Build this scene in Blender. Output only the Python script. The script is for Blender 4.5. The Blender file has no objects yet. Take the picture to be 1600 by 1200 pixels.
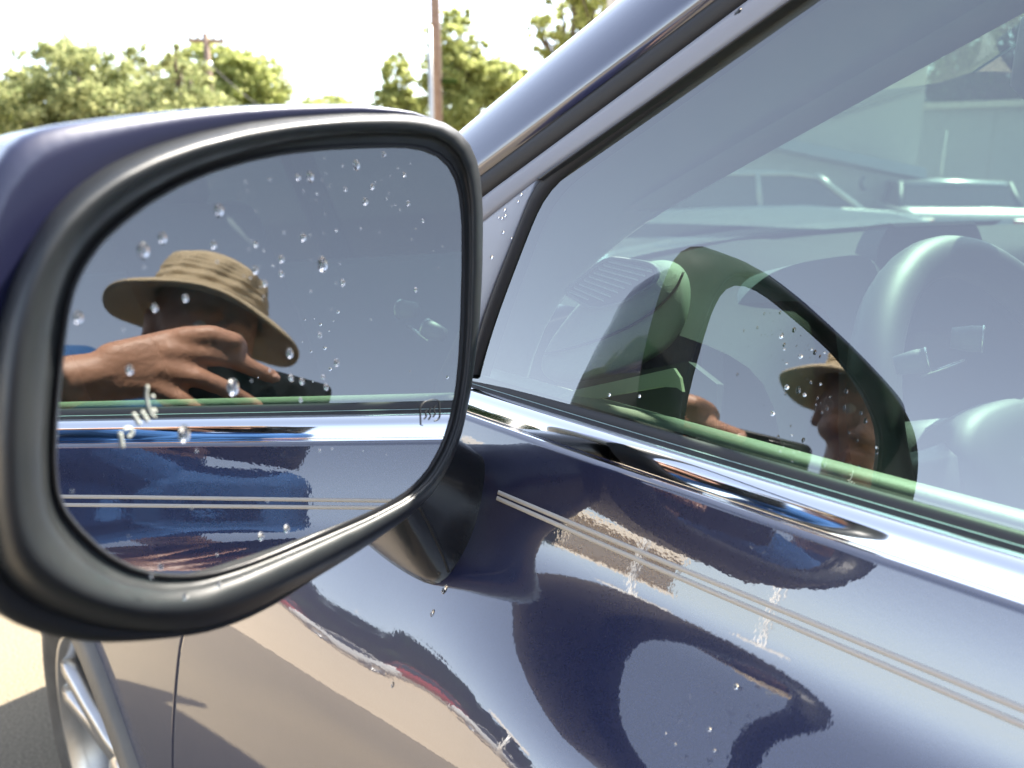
import bpy, bmesh, math, random
import numpy as np
from mathutils import Vector, Matrix, noise as mnoise

random.seed(7); rng = np.random.default_rng(7)
R = math.radians
scene = bpy.context.scene
col = scene.collection

# ------------------------------------------------------------------ camera
# car frame: +X forward, +Y out of the driver's side, +Z up, origin under the camera; belt line of the door at y=0, z=ZB
ZB = 1.09
FPX = 1270.3                                   # focal length in pixels of a 1600 px wide picture
C = np.array([0.0, 0.3168, 0.15185 + ZB])
f_ = np.array([0.70828, -0.65892, -0.25331]); f_ /= np.linalg.norm(f_)
r_ = np.array([-0.68067, -0.73258, 0.00242]); r_ -= f_ * (r_ @ f_); r_ /= np.linalg.norm(r_)
u_ = np.cross(r_, f_)
cam = bpy.data.cameras.new('camera'); camo = bpy.data.objects.new('camera', cam); col.objects.link(camo)
cam.sensor_width = 36; cam.lens = 36 * FPX / 1600
cam.clip_start = 0.004; cam.clip_end = 3000
camo.matrix_world = Matrix(((r_[0], u_[0], -f_[0], C[0]), (r_[1], u_[1], -f_[1], C[1]), (r_[2], u_[2], -f_[2], C[2]), (0, 0, 0, 1)))
cam.dof.use_dof = True; cam.dof.focus_distance = 0.50; cam.dof.aperture_fstop = 9.5
scene.camera = camo

# ------------------------------------------------------------------ sky, sun, exposure
SUN_AZ, SUN_EL = R(-82), R(49.5)                 # azimuth from +X towards +Y (negative: over the far side of the car)
sd = Vector((math.cos(SUN_EL) * math.cos(SUN_AZ), math.cos(SUN_EL) * math.sin(SUN_AZ), math.sin(SUN_EL)))
world = bpy.data.worlds.new('World'); scene.world = world; world.use_nodes = True
nt = world.node_tree; nt.nodes.clear()
sky = nt.nodes.new('ShaderNodeTexSky'); sky.sky_type = 'NISHITA'; sky.sun_disc = False
sky.sun_elevation = SUN_EL; sky.sun_rotation = math.atan2(sd.x, sd.y)
sky.air_density = 0.9; sky.dust_density = 0.6; sky.ozone_density = 3.0; sky.altitude = 0
bg = nt.nodes.new('ShaderNodeBackground'); bg.inputs[1].default_value = 0.125
wo = nt.nodes.new('ShaderNodeOutputWorld')
hs = nt.nodes.new('ShaderNodeHueSaturation'); hs.inputs['Saturation'].default_value = .56       # hazy summer sky
nt.links.new(sky.outputs[0], hs.inputs['Color']); nt.links.new(hs.outputs[0], bg.inputs[0]); nt.links.new(bg.outputs[0], wo.inputs[0])
sl = bpy.data.lights.new('sun', 'SUN'); sl.energy = 5.0; sl.angle = R(0.6); sl.color = (1, 0.93, 0.82)
so = bpy.data.objects.new('sun', sl); col.objects.link(so)
so.rotation_euler = sd.to_track_quat('Z', 'Y').to_euler(); so.location = (0, 0, 20)
scene.view_settings.view_transform = 'Standard'; scene.view_settings.look = 'None'
scene.view_settings.exposure = 2.1; scene.view_settings.gamma = 1
scene.cycles.max_bounces = 16; scene.cycles.glossy_bounces = 10; scene.cycles.transparent_max_bounces = 24
scene.cycles.transmission_bounces = 8; scene.cycles.caustics_reflective = False; scene.cycles.caustics_refractive = False
scene.cycles.sample_clamp_indirect = 6

# ------------------------------------------------------------------ pixel helpers: a ray of the photograph meets a real plane
def ray(px, py):
    d = f_ * FPX + r_ * (px - 800) - u_ * (py - 600); return d / np.linalg.norm(d)
def onplane(px, py, n, o):
    d = ray(px, py); return C + d * (((o - C) @ n) / (d @ n))
def aty(px, py, y):
    d = ray(px, py); return C + d * ((y - C[1]) / d[1])
def atdist(px, py, k): return C + ray(px, py) * k
def loc(f, r, u): return C + f_ * f + r_ * r + u_ * u
TW = R(17.28); nW = np.array([0, math.cos(TW), math.sin(TW)]); oW = np.array([0, -0.02, 0.025 + ZB])
BE, GA = R(17.88), R(2.37)
nM = np.array([-math.cos(BE) * math.cos(GA), -math.sin(BE) * math.cos(GA), math.sin(GA)]); oM = np.array([0.29336, 0.10, 0.12 + ZB])

# ------------------------------------------------------------------ materials
MATS = {}
def newmat(name):
    m = bpy.data.materials.new(name); m.use_nodes = True; n = m.node_tree; n.nodes.clear()
    out = n.nodes.new('ShaderNodeOutputMaterial'); return m, n, out
def pmat(name, base, rough=0.5, metal=0, coat=0, coat_ior=1.5, coat_rough=0.02, bump=None, vary=None, spec=0.5, ior=1.5, emit=None, rough_vary=None, dust=0):
    """bump=(scale, strength, dist, detail); vary=(scale, amount, second colour)"""
    m, n, out = newmat(name); b = n.nodes.new('ShaderNodeBsdfPrincipled'); n.links.new(b.outputs[0], out.inputs[0])
    b.inputs['Base Color'].default_value = (*base, 1); b.inputs['Roughness'].default_value = rough
    b.inputs['Metallic'].default_value = metal; b.inputs['IOR'].default_value = ior
    b.inputs['Specular IOR Level'].default_value = spec
    b.inputs['Coat Weight'].default_value = coat; b.inputs['Coat IOR'].default_value = coat_ior; b.inputs['Coat Roughness'].default_value = coat_rough
    tc = n.nodes.new('ShaderNodeTexCoord')
    if vary:
        t = n.nodes.new('ShaderNodeTexNoise'); t.inputs['Scale'].default_value = vary[0]; t.inputs['Detail'].default_value = 6; t.inputs['Roughness'].default_value = .6
        n.links.new(tc.outputs['Object'], t.inputs['Vector'])
        rp = n.nodes.new('ShaderNodeValToRGB'); rp.color_ramp.elements[0].position = .5 - vary[1]; rp.color_ramp.elements[1].position = .5 + vary[1]
        rp.color_ramp.elements[0].color = (*base, 1); rp.color_ramp.elements[1].color = (*vary[2], 1)
        n.links.new(t.outputs[0], rp.inputs[0]); n.links.new(rp.outputs[0], b.inputs['Base Color'])
    if rough_vary:
        t = n.nodes.new('ShaderNodeTexNoise'); t.inputs['Scale'].default_value = rough_vary[0]; t.inputs['Detail'].default_value = 5
        n.links.new(tc.outputs['Object'], t.inputs['Vector'])
        mr = n.nodes.new('ShaderNodeMapRange'); mr.inputs['From Min'].default_value = .3; mr.inputs['From Max'].default_value = .7
        mr.inputs['To Min'].default_value = rough_vary[1]; mr.inputs['To Max'].default_value = rough_vary[2]
        n.links.new(t.outputs[0], mr.inputs[0]); n.links.new(mr.outputs[0], b.inputs['Roughness'])
    if bump:
        t = n.nodes.new('ShaderNodeTexNoise'); t.inputs['Scale'].default_value = bump[0]; t.inputs['Detail'].default_value = bump[3] if len(bump) > 3 else 2
        n.links.new(tc.outputs['Object'], t.inputs['Vector'])
        bp = n.nodes.new('ShaderNodeBump'); bp.inputs['Strength'].default_value = bump[1]; bp.inputs['Distance'].default_value = bump[2]
        n.links.new(t.outputs[0], bp.inputs['Height']); n.links.new(bp.outputs[0], b.inputs['Normal'])
        if coat: n.links.new(bp.outputs[0], b.inputs['Coat Normal'])
    if dust:                                                        # a thin film of road dust with specks
        df = n.nodes.new('ShaderNodeBsdfDiffuse'); df.inputs[0].default_value = (.42, .37, .30, 1); mx = n.nodes.new('ShaderNodeMixShader')
        t = n.nodes.new('ShaderNodeTexNoise'); t.inputs['Scale'].default_value = 26; t.inputs['Detail'].default_value = 12; t.inputs['Roughness'].default_value = .8
        n.links.new(tc.outputs['Object'], t.inputs['Vector']); mr = n.nodes.new('ShaderNodeMapRange'); mr.inputs['From Min'].default_value = .42; mr.inputs['From Max'].default_value = .75; mr.inputs['To Max'].default_value = dust
        n.links.new(t.outputs[0], mr.inputs[0]); n.links.new(mr.outputs[0], mx.inputs[0]); n.links.new(b.outputs[0], mx.inputs[1]); n.links.new(df.outputs[0], mx.inputs[2]); n.links.new(mx.outputs[0], out.inputs[0])
    MATS[name] = m; return m
def leather(name, base, scale, rough, dist=.0006, spec=.25):
    m, n, out = newmat(name); b = n.nodes.new('ShaderNodeBsdfPrincipled'); n.links.new(b.outputs[0], out.inputs[0])
    b.inputs['Base Color'].default_value = (*base, 1); b.inputs['Roughness'].default_value = rough; b.inputs['Specular IOR Level'].default_value = spec
    tc = n.nodes.new('ShaderNodeTexCoord'); v = n.nodes.new('ShaderNodeTexVoronoi'); v.feature = 'DISTANCE_TO_EDGE'; v.inputs['Scale'].default_value = scale
    ns = n.nodes.new('ShaderNodeTexNoise'); ns.inputs['Scale'].default_value = scale * .6
    mx = n.nodes.new('ShaderNodeMixRGB'); mx.inputs[0].default_value = .012
    n.links.new(tc.outputs['Object'], ns.inputs['Vector']); n.links.new(tc.outputs['Object'], mx.inputs[1]); n.links.new(ns.outputs['Color'], mx.inputs[2]); n.links.new(mx.outputs[0], v.inputs['Vector'])
    mr = n.nodes.new('ShaderNodeMapRange'); mr.inputs['From Max'].default_value = .25; n.links.new(v.outputs[0], mr.inputs[0])
    bp = n.nodes.new('ShaderNodeBump'); bp.inputs['Strength'].default_value = .8; bp.inputs['Distance'].default_value = dist
    n.links.new(mr.outputs[0], bp.inputs['Height']); n.links.new(bp.outputs[0], b.inputs['Normal']); MATS[name] = m; return m
def glassmat(name, tint, ior, dirt=0.0):
    """a pane: Fresnel mix of a mirror reflection and tinted see-through"""
    m, n, out = newmat(name)
    tr = n.nodes.new('ShaderNodeBsdfTransparent'); tr.inputs[0].default_value = (*tint, 1)
    gl = n.nodes.new('ShaderNodeBsdfGlossy'); gl.inputs['Roughness'].default_value = 0.0; gl.inputs[0].default_value = (1, 1, 1, 1)
    fr = n.nodes.new('ShaderNodeFresnel'); ge = n.nodes.new('ShaderNodeNewGeometry'); io = n.nodes.new('ShaderNodeMapRange')      # the same Fresnel curve from both sides of a thin pane
    io.inputs['To Min'].default_value = ior; io.inputs['To Max'].default_value = 1 / ior
    n.links.new(ge.outputs['Backfacing'], io.inputs[0]); n.links.new(io.outputs[0], fr.inputs[0])
    mx = n.nodes.new('ShaderNodeMixShader'); n.links.new(fr.outputs[0], mx.inputs[0]); n.links.new(tr.outputs[0], mx.inputs[1]); n.links.new(gl.outputs[0], mx.inputs[2])
    last = mx
    if dirt:
        df = n.nodes.new('ShaderNodeBsdfDiffuse'); df.inputs[0].default_value = (.5, .48, .45, 1)
        t = n.nodes.new('ShaderNodeTexNoise'); t.inputs['Scale'].default_value = 55; t.inputs['Detail'].default_value = 8; t.inputs['Roughness'].default_value = .75
        tc = n.nodes.new('ShaderNodeTexCoord'); n.links.new(tc.outputs['Object'], t.inputs['Vector'])
        mr = n.nodes.new('ShaderNodeMapRange'); mr.inputs['From Min'].default_value = .45; mr.inputs['From Max'].default_value = .8; mr.inputs['To Max'].default_value = dirt
        n.links.new(t.outputs[0], mr.inputs[0])
        m2 = n.nodes.new('ShaderNodeMixShader'); n.links.new(mr.outputs[0], m2.inputs[0]); n.links.new(mx.outputs[0], m2.inputs[1]); n.links.new(df.outputs[0], m2.inputs[2]); last = m2
    n.links.new(last.outputs[0], out.inputs[0]); MATS[name] = m; return m
def simple_transparent(name, tint):
    m, n, out = newmat(name); tr = n.nodes.new('ShaderNodeBsdfTransparent'); tr.inputs[0].default_value = (*tint, 1); n.links.new(tr.outputs[0], out.inputs[0]); MATS[name] = m; return m
def leafmat(name, c1, c2, trans=.5):
    m, n, out = newmat(name)
    g = n.nodes.new('ShaderNodeNewGeometry'); rp = n.nodes.new('ShaderNodeValToRGB')
    rp.color_ramp.elements[0].color = (*c1, 1); rp.color_ramp.elements[1].color = (*c2, 1)
    n.links.new(g.outputs['Random Per Island'], rp.inputs[0])
    d = n.nodes.new('ShaderNodeBsdfDiffuse'); t = n.nodes.new('ShaderNodeBsdfTranslucent'); x = n.nodes.new('ShaderNodeMixShader'); x.inputs[0].default_value = trans
    n.links.new(rp.outputs[0], d.inputs[0]); n.links.new(rp.outputs[0], t.inputs[0])
    n.links.new(d.outputs[0], x.inputs[1]); n.links.new(t.outputs[0], x.inputs[2]); n.links.new(x.outputs[0], out.inputs[0]); MATS[name] = m; return m

pmat('navy_paint', (.008, .012, .050), .4, .12, coat=1, coat_ior=2.35, coat_rough=.008, bump=(420, .022, .0006, 1), vary=(900, .25, (.014, .02, .07)), dust=.02)
pmat('cap_paint', (.012, .014, .05), .4, .1, coat=1, coat_ior=1.55, coat_rough=.02, bump=(420, .03, .0006, 1))
pmat('navy_pillar', (.014, .019, .055), .35, .2, coat=1, coat_ior=2.15, coat_rough=.08, bump=(300, .04, .0006, 1))
pmat('stripe_paint', (.52, .50, .46), .4, bump=(700, .1, .0003))
pmat('black_plastic', (.017, .020, .022), .40, rough_vary=(60, .33, .48), bump=(1800, .10, .0003, 2), dust=.015)
pmat('satin_black', (.02, .02, .022), .28, bump=(900, .03, .0003))
pmat('frame_grey', (.26, .26, .28), .42)
pmat('sail_grey', (.36, .37, .39), .35)
pmat('rubber', (.018, .017, .017), .6, bump=(500, .15, .0004))
pmat('seal_grey', (.045, .044, .045), .55, bump=(800, .2, .0004))
pmat('chrome', (.86, .87, .89), .045, 1, rough_vary=(30, .035, .07))
pmat('mirror_silver', (.80, .81, .81), 0.0, 1)
pmat('etch', (.045, .05, .055), .6)
pmat('pale_mark', (.62, .66, .58), .7)
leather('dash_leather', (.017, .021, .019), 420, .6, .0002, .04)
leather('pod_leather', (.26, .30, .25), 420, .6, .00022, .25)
pmat('trim_mid', (.07, .08, .085), .55, bump=(900, .2, .0003))
pmat('trim_grey', (.16, .175, .185), .6, bump=(900, .2, .0003))
pmat('trim_dark', (.02, .022, .024), .5)
pmat('sill_trim', (.26, .29, .22), .45, bump=(1500, .4, .0004))
pmat('strip_sunlit', (.50, .52, .36), .5)
pmat('foot_gloss', (.02, .022, .024), .2)
pmat('wheel_leather', (.03, .032, .034), .55, bump=(1300, .25, .0003))
pmat('headliner', (.33, .34, .34), .8)
pmat('seat_cloth', (.03, .032, .036), .75, bump=(900, .4, .0005))
pmat('louvre', (.40, .44, .42), .4)
pmat('screen_black', (.01, .011, .012), .2)
pmat('silver_trim', (.6, .6, .6), .2, .9)
pmat('tyre', (.055, .050, .044), .75, bump=(90, .3, .002, 5), vary=(18, .2, (.10, .092, .08)))
pmat('alloy', (.62, .61, .60), .28, .85, vary=(25, .25, (.5, .48, .45)))
pmat('cladding', (.085, .082, .078), .55, vary=(14, .25, (.15, .14, .125)), bump=(1200, .2, .0004))
pmat('brake_dark', (.05, .055, .065), .4, .6)
glassmat('pane_outer', (.46, .58, .51), 2.75, .04)
glassmat('privacy_glass', (.10, .11, .11), 1.5)
simple_transparent('pane_inner', (.96, .985, .965))
pmat('glass_edge', (.58, .78, .70), .2)
glassmat('windshield_outer', (.62, .80, .70), 1.25, .03)
simple_transparent('windshield_inner', (.97, .985, .975))
pmat('skin', (.42, .22, .145), .48, bump=(170, .55, .0016, 5), vary=(40, .3, (.50, .27, .18)))
pmat('shirt', (.016, .075, .21), .8, bump=(60, .5, .006, 4))
pmat('trousers', (.045, .045, .05), .85, bump=(40, .5, .006))
pmat('shoe', (.05, .04, .035), .6)
pmat('hat_cloth', (.40, .32, .21), .9, bump=(45, .55, .005, 5))
pmat('eye_white', (.6, .58, .55), .2)
pmat('nail', (.55, .33, .25), .3)
pmat('phone_black', (.012, .013, .014), .22)
pmat('lens_glass', (.005, .008, .012), .02, coat=1)
pmat('bark', (.10, .075, .055), .9, bump=(30, .8, .02, 5), vary=(8, .2, (.16, .13, .10)))
pmat('pole_wood', (.20, .13, .095), .85, bump=(20, .6, .01, 5), vary=(5, .2, (.28, .20, .15)))
pmat('galvanised', (.45, .46, .46), .4, .6)
pmat('wire', (.05, .05, .05), .6)
leafmat('leaf_bright', (.30, .34, .12), (.54, .56, .23), .6)
leafmat('leaf_vine', (.21, .25, .11), (.52, .53, .26), .55)
leafmat('leaf_dark', (.03, .06, .02), (.08, .11, .03))
leafmat('leaf_deep', (.012, .025, .012), (.03, .045, .02), .2)
pmat('stucco', (.50, .47, .42), .9, bump=(40, .3, .01, 5), vary=(1.2, .3, (.56, .53, .47)))
pmat('block_wall', (.32, .34, .36), .9, vary=(1.0, .3, (.38, .39, .40)))
pmat('dark_trim', (.08, .09, .10), .6)
pmat('white_metal', (.86, .85, .82), .5, vary=(.8, .2, (.8, .79, .76)))
pmat('beige_siding', (.88, .79, .65), .8, vary=(.9, .2, (.84, .75, .62)))
pmat('white_paint', (.45, .46, .46), .3, coat=1, coat_rough=.03)
pmat('silver_paint', (.30, .31, .32), .35, .3, coat=.6, coat_rough=.1)
pmat('dark_paint', (.03, .03, .035), .3, coat=1, coat_rough=.03)
pmat('red_paint', (.30, .03, .02), .3, coat=1, coat_rough=.03)
pmat('dark_glass', (.012, .015, .018), .05, spec=.8)
pmat('roof_shingle', (.10, .09, .085), .9)

# ------------------------------------------------------------------ mesh helpers
def mesh_obj(name, verts, faces, mat, parent=None, smooth=True, mats=None, mi=None):
    me = bpy.data.meshes.new(name); me.from_pydata([tuple(map(float, v)) for v in verts], [], faces)
    for mm in (mats or [mat]): me.materials.append(MATS[mm])
    if mi is not None:
        me.polygons.foreach_set('material_index', list(mi))
    if smooth: me.polygons.foreach_set('use_smooth', [True] * len(me.polygons))
    me.update(); o = bpy.data.objects.new(name, me); col.objects.link(o)
    if parent: o.parent = parent
    return o
def fix_normals(o):
    bm = bmesh.new(); bm.from_mesh(o.data); bmesh.ops.recalc_face_normals(bm, faces=bm.faces); bm.to_mesh(o.data); bm.free(); return o
def loft(loops, closed=True, cap0=False, cap1=False):
    n = len(loops[0]); V = [p for L in loops for p in L]; Fc = []
    for i in range(len(loops) - 1):
        for j in range(n if closed else n - 1):
            a = i * n + j; b = i * n + (j + 1) % n; Fc.append((a, b, b + n, a + n))
    if cap0: Fc.append(tuple(range(n))[::-1])
    if cap1: Fc.append(tuple((len(loops) - 1) * n + k for k in range(n)))
    return V, Fc
def merge(parts):
    V, Fc = [], []
    for v, f in parts:
        o = len(V); V += list(v); Fc += [tuple(i + o for i in q) for q in f]
    return V, Fc
def box(c, s, rot=None):
    v = [np.array([(x - .5) * s[0], (y - .5) * s[1], (z - .5) * s[2]]) for x in (0, 1) for y in (0, 1) for z in (0, 1)]
    if rot is not None: v = [rot @ p for p in v]
    v = [p + np.array(c) for p in v]
    return v, [(0, 1, 3, 2), (4, 6, 7, 5), (0, 4, 5, 1), (2, 3, 7, 6), (0, 2, 6, 4), (1, 5, 7, 3)]
def frame_of(t):
    t = t / np.linalg.norm(t); a = np.array([0, 0, 1.]) if abs(t[2]) < .9 else np.array([1., 0, 0])
    n = np.cross(t, a); n /= np.linalg.norm(n); return n, np.cross(t, n)
def tube(path, rad, n=10, caps=True):
    path = [np.array(p, float) for p in path]; rads = rad if hasattr(rad, '__len__') else [rad] * len(path); loops = []
    nn = None
    for i, p in enumerate(path):
        t = path[min(i + 1, len(path) - 1)] - path[max(i - 1, 0)]; t = t / np.linalg.norm(t)
        if nn is None: nn, _ = frame_of(t)
        nn = nn - t * (nn @ t); nn /= np.linalg.norm(nn); bb = np.cross(t, nn)
        loops.append([p + rads[i] * (math.cos(a) * nn + math.sin(a) * bb) for a in np.linspace(0, 2 * math.pi, n, endpoint=False)])
    return loft(loops, True, caps, caps)
def sweep_x(profile, xs, dy, closed=False, mat=None, name=None, parent=None, smooth=True):
    """profile [(y,z)] swept along x; dy(x,i) moves point i at station x in y"""
    loops = [[np.array([x, y + dy(x, y, z), z + ZB]) for (y, z) in profile] for x in xs]
    V, Fc = loft(loops, closed, closed, closed)
    return fix_or_not(mesh_obj(name, V, Fc, mat, parent, smooth))
def fix_or_not(o): return fix_normals(o)
def mods(o, bevel=0, seg=2, sub=0, solid=0, angle=40, off=-1):
    if solid: m = o.modifiers.new('s', 'SOLIDIFY'); m.thickness = solid; m.offset = off
    if bevel: m = o.modifiers.new('b', 'BEVEL'); m.width = bevel; m.segments = seg; m.limit_method = 'ANGLE'; m.angle_limit = R(angle)
    if sub: m = o.modifiers.new('u', 'SUBSURF'); m.levels = sub; m.render_levels = sub
    return o
def empty(name, p=(0, 0, 0)):
    o = bpy.data.objects.new(name, None); col.objects.link(o); o.location = tuple(p); o.empty_display_size = .1; return o
def tag(o, label, cat, group=None):
    o['label'] = label; o['category'] = cat
    if group: o['group'] = group
    return o
def struct(o): o['kind'] = 'structure'; return o
def resample(pts, n, closed=True):
    P = np.array(pts, float)
    if closed: P = np.vstack([P, P[:1]])
    d = np.r_[0, np.cumsum(np.linalg.norm(np.diff(P, axis=0), axis=1))]
    s = np.linspace(0, d[-1], n, endpoint=not closed)
    return np.stack([np.interp(s, d, P[:, k]) for k in range(P.shape[1])], 1)
def smooth_closed(P, it=2):
    for _ in range(it): P = (np.roll(P, 1, 0) + 2 * P + np.roll(P, -1, 0)) / 4
    return P
def smooth_open(P, it=2):
    P = np.array(P, float)
    for _ in range(it):
        Q = P.copy(); Q[1:-1] = (P[:-2] + 2 * P[1:-1] + P[2:]) / 4; P = Q
    return P

# ------------------------------------------------------------------ ground
me = bpy.data.meshes.new('ground')
m, n, out = newmat('ground_mat'); b = n.nodes.new('ShaderNodeBsdfPrincipled'); n.links.new(b.outputs[0], out.inputs[0]); b.inputs['Roughness'].default_value = .95
tc = n.nodes.new('ShaderNodeTexCoord')
def _noise(s, d): t = n.nodes.new('ShaderNodeTexNoise'); t.inputs['Scale'].default_value = s; t.inputs['Detail'].default_value = d; n.links.new(tc.outputs['Object'], t.inputs['Vector']); return t
t1 = _noise(160, 3); t2 = _noise(.6, 6); t3 = _noise(9, 5)
r1 = n.nodes.new('ShaderNodeValToRGB'); r1.color_ramp.elements[0].position = .35; r1.color_ramp.elements[1].position = .7
r1.color_ramp.elements[0].color = (.155, .132, .095, 1); r1.color_ramp.elements[1].color = (.28, .24, .175, 1)
r2 = n.nodes.new('ShaderNodeValToRGB'); r2.color_ramp.elements[0].position = .35; r2.color_ramp.elements[1].position = .7
r2.color_ramp.elements[0].color = (.82, .80, .78, 1); r2.color_ramp.elements[1].color = (1.1, 1.05, .96, 1)
n.links.new(t1.outputs[0], r1.inputs[0]); n.links.new(t2.outputs[0], r2.inputs[0])
mu = n.nodes.new('ShaderNodeMixRGB'); mu.blend_type = 'MULTIPLY'; mu.inputs[0].default_value = 1; n.links.new(r1.outputs[0], mu.inputs[1]); n.links.new(r2.outputs[0], mu.inputs[2])
n.links.new(mu.outputs[0], b.inputs['Base Color'])
bp = n.nodes.new('ShaderNodeBump'); bp.inputs['Distance'].default_value = .004; n.links.new(t1.outputs[0], bp.inputs['Height']); n.links.new(bp.outputs[0], b.inputs['Normal'])
MATS['asphalt'] = m
struct(mesh_obj('ground', [(-900, -900, 0), (900, -900, 0), (900, 900, 0), (-900, 900, 0)], [(0, 1, 2, 3)], 'asphalt', smooth=False))
pmat('sand_concrete', (.42, .34, .235), .95, vary=(3, .3, (.50, .41, .29)), bump=(60, .4, .004, 5))
struct(mesh_obj('concrete_apron', [(3.0, -14, .004), (30, -14, .004), (30, 16, .004), (3.0, 16, .004)], [(0, 1, 2, 3)], 'sand_concrete', smooth=False))
pmat('grass_strip', (.07, .095, .03), .95, vary=(4, .3, (.16, .15, .06)), bump=(40, .6, .02, 4))
struct(mesh_obj('verge', [(30, -60, .008), (80, -60, .008), (80, 60, .008), (30, 60, .008)], [(0, 1, 2, 3)], 'grass_strip', smooth=False))

# ------------------------------------------------------------------ THE CAR
car = tag(empty('car', (0.6, -0.93, 0)), 'dark navy car with chrome window strip and wet driver side mirror', 'car')
CAR0 = np.array([0.6, -0.93, 0])
class _P:                                         # parts are built in world coordinates; the parent inverse keeps them there
    pass
def part(o, parent):
    o.parent = parent
    bpy.context.view_layer.update()
    o.matrix_parent_inverse = parent.matrix_world.inverted(); return o

# --- door and fender skin -------------------------------------------------
PH = [(-.002, 20.8), (.012, 19.2), (.025, 17.7), (.044, 18.6), (.055, 27), (.065, 40), (.076, 48), (.09, 51), (.103, 43), (.113, 35), (.126, 26), (.142, 18), (.167, 10.5), (.2, 7), (.28, 3.5), (.36, 1), (.46, -1), (.6, -4), (.72, -9), (.80, -16)]
tz = np.concatenate([np.linspace(-.002, .21, 107)[:-1], np.linspace(.21, .80, 60)]); ph = np.interp(tz, [a for a, b in PH], [b for a, b in PH])
k = np.array([1, 2, 3, 2, 1]) / 9.; ph = np.convolve(np.pad(ph, 2, mode='edge'), k, 'valid'); ph = np.convolve(np.pad(ph, 2, mode='edge'), k, 'valid')
ty = .0075 + np.concatenate([[0], np.cumsum(np.tan(np.radians((ph[1:] + ph[:-1]) / 2)) * np.diff(tz))])
def plan(x, t):
    w = max(0., 1 - max(0, t) / .25); return -.06 * max(0, x - .15) ** 2 * w - .02 * max(0, -.2 - x) ** 2 - .40 * max(0, x - 1.14) ** 2
PHB = [(-.002, 20.8), (.012, 19.2), (.025, 17.7), (.044, 18.6), (.055, 24), (.07, 31), (.095, 33.5), (.125, 30), (.145, 25.5), (.165, 18), (.195, 10), (.24, 6.5), (.30, 3.5), (.36, 1), (.46, -1), (.6, -4), (.72, -9), (.80, -16)]
phb = np.interp(tz, [a for a, b in PHB], [b for a, b in PHB]); tyb = .0075 + np.concatenate([[0], np.cumsum(np.tan(np.radians((phb[1:] + phb[:-1]) / 2)) * np.diff(tz))])
def door_y(x, z):
    t = ZB - z; s = min(1, max(0, (x - .20) / .20)); s = s * s * (3 - 2 * s)   # the shoulder softens towards the front of the door
    return float(np.interp(t, tz, ty)) * (1 - s) + float(np.interp(t, tz, tyb)) * s + plan(x, t)
def on_door(px, py, off=0.0):
    d = ray(px, py); lo, hi = .05, 3.0
    for i in range(60):
        k = (lo + hi) / 2; p = C + d * k
        if p[1] > door_y(p[0], p[2]) + off: lo = k
        else: hi = k
    return C + d * lo
def skin(name, x0f, x1f, nx, zmin=None, parent=car, mat='navy_paint', cut=None):
    """x0f/x1f: functions of t giving the rear and front edge"""
    loops = []
    for s in [0, .0015, .004] + list(np.linspace(0, 1, nx)[1:-1]) + [.996, .9985, 1]:
        L = []
        for i, t in enumerate(tz):
            x = x0f(t) * (1 - s) + x1f(t) * s; L.append(np.array([x, door_y(x, ZB - t), ZB - t]))
        loops.append(L)
    # returned edges at both ends and the top
    def inset(L, dx): return [p + np.array([dx, -.012, 0]) for p in L]
    loops = [inset(loops[0], .002)] + loops + [inset(loops[-1], -.002)]
    V, Fc = loft(loops, False)
    nL = len(tz); V = list(V); top = [i * nL for i in range(len(loops))]; base = len(V)
    for i in top: V.append(np.array(V[i]) + np.array([0, -.014, -.001]))
    for q in range(len(top) - 1): Fc.append((top[q], top[q + 1], base + q + 1, base + q))
    if cut:
        Fc = [q for q in Fc if not cut(sum(V[i] for i in q) / len(q))]
    o = mesh_obj(name, V, Fc, mat); part(o, parent); return fix_normals(o)
gapx = lambda t: .645 + .25 * max(0, t - .226) if t < .5 else .7135 - .1 * (t - .5)
door = skin('front_door', lambda t: -.62, lambda t: gapx(t) - .0022, 40)
door['label'] = 'navy door with double pinstripe and mirrored sky'
WX, WZ, WR, WY = 1.14, ZB - .745, .345, .068
fender = skin('front_fender', lambda t: gapx(t) + .0022, lambda t: 2.05 - .5 * t * t, 60, cut=lambda p: (p[0] - WX) ** 2 + (p[2] - WZ) ** 2 < .398 ** 2 or (p[2] < WZ and abs(p[0] - WX) < .398))
rear_door = skin('rear_door', lambda t: -1.62, lambda t: -.6245, 30)
# dark door shut behind the gap
sp = [np.array([gapx(t), door_y(gapx(t), ZB - t) - .010, ZB - t]) for t in tz]
part(mesh_obj('door_shut', *loft([[p + np.array([-.012, -.004, 0]) for p in sp], [p + np.array([.012, -.004, 0]) for p in sp]], False), 'rubber'), car)
# pinstripes: two raised tape lines
for k, (a, b) in enumerate((((779, 769), (1600, 1108)), ((777, 778), (1600, 1133)))):
    p0 = on_door(*a); p1 = on_door(*b); pts = []
    for s in np.linspace(-1.7, 1, 70):
        x = p1[0] + (p0[0] - p1[0]) * s; z = p1[2] + (p0[2] - p1[2]) * (s if s > 0 else s * .25); pts.append((x, z))
    w = .00115
    loops = [[np.array([x, door_y(x, z + dz) + oy, z + dz]) for dz, oy in ((-w, .0001), (-w * .85, .0007), (w * .85, .0007), (w, .0001))] for x, z in pts]
    part(mesh_obj('pinstripe', *loft(loops, False), 'stripe_paint'), door)

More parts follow.
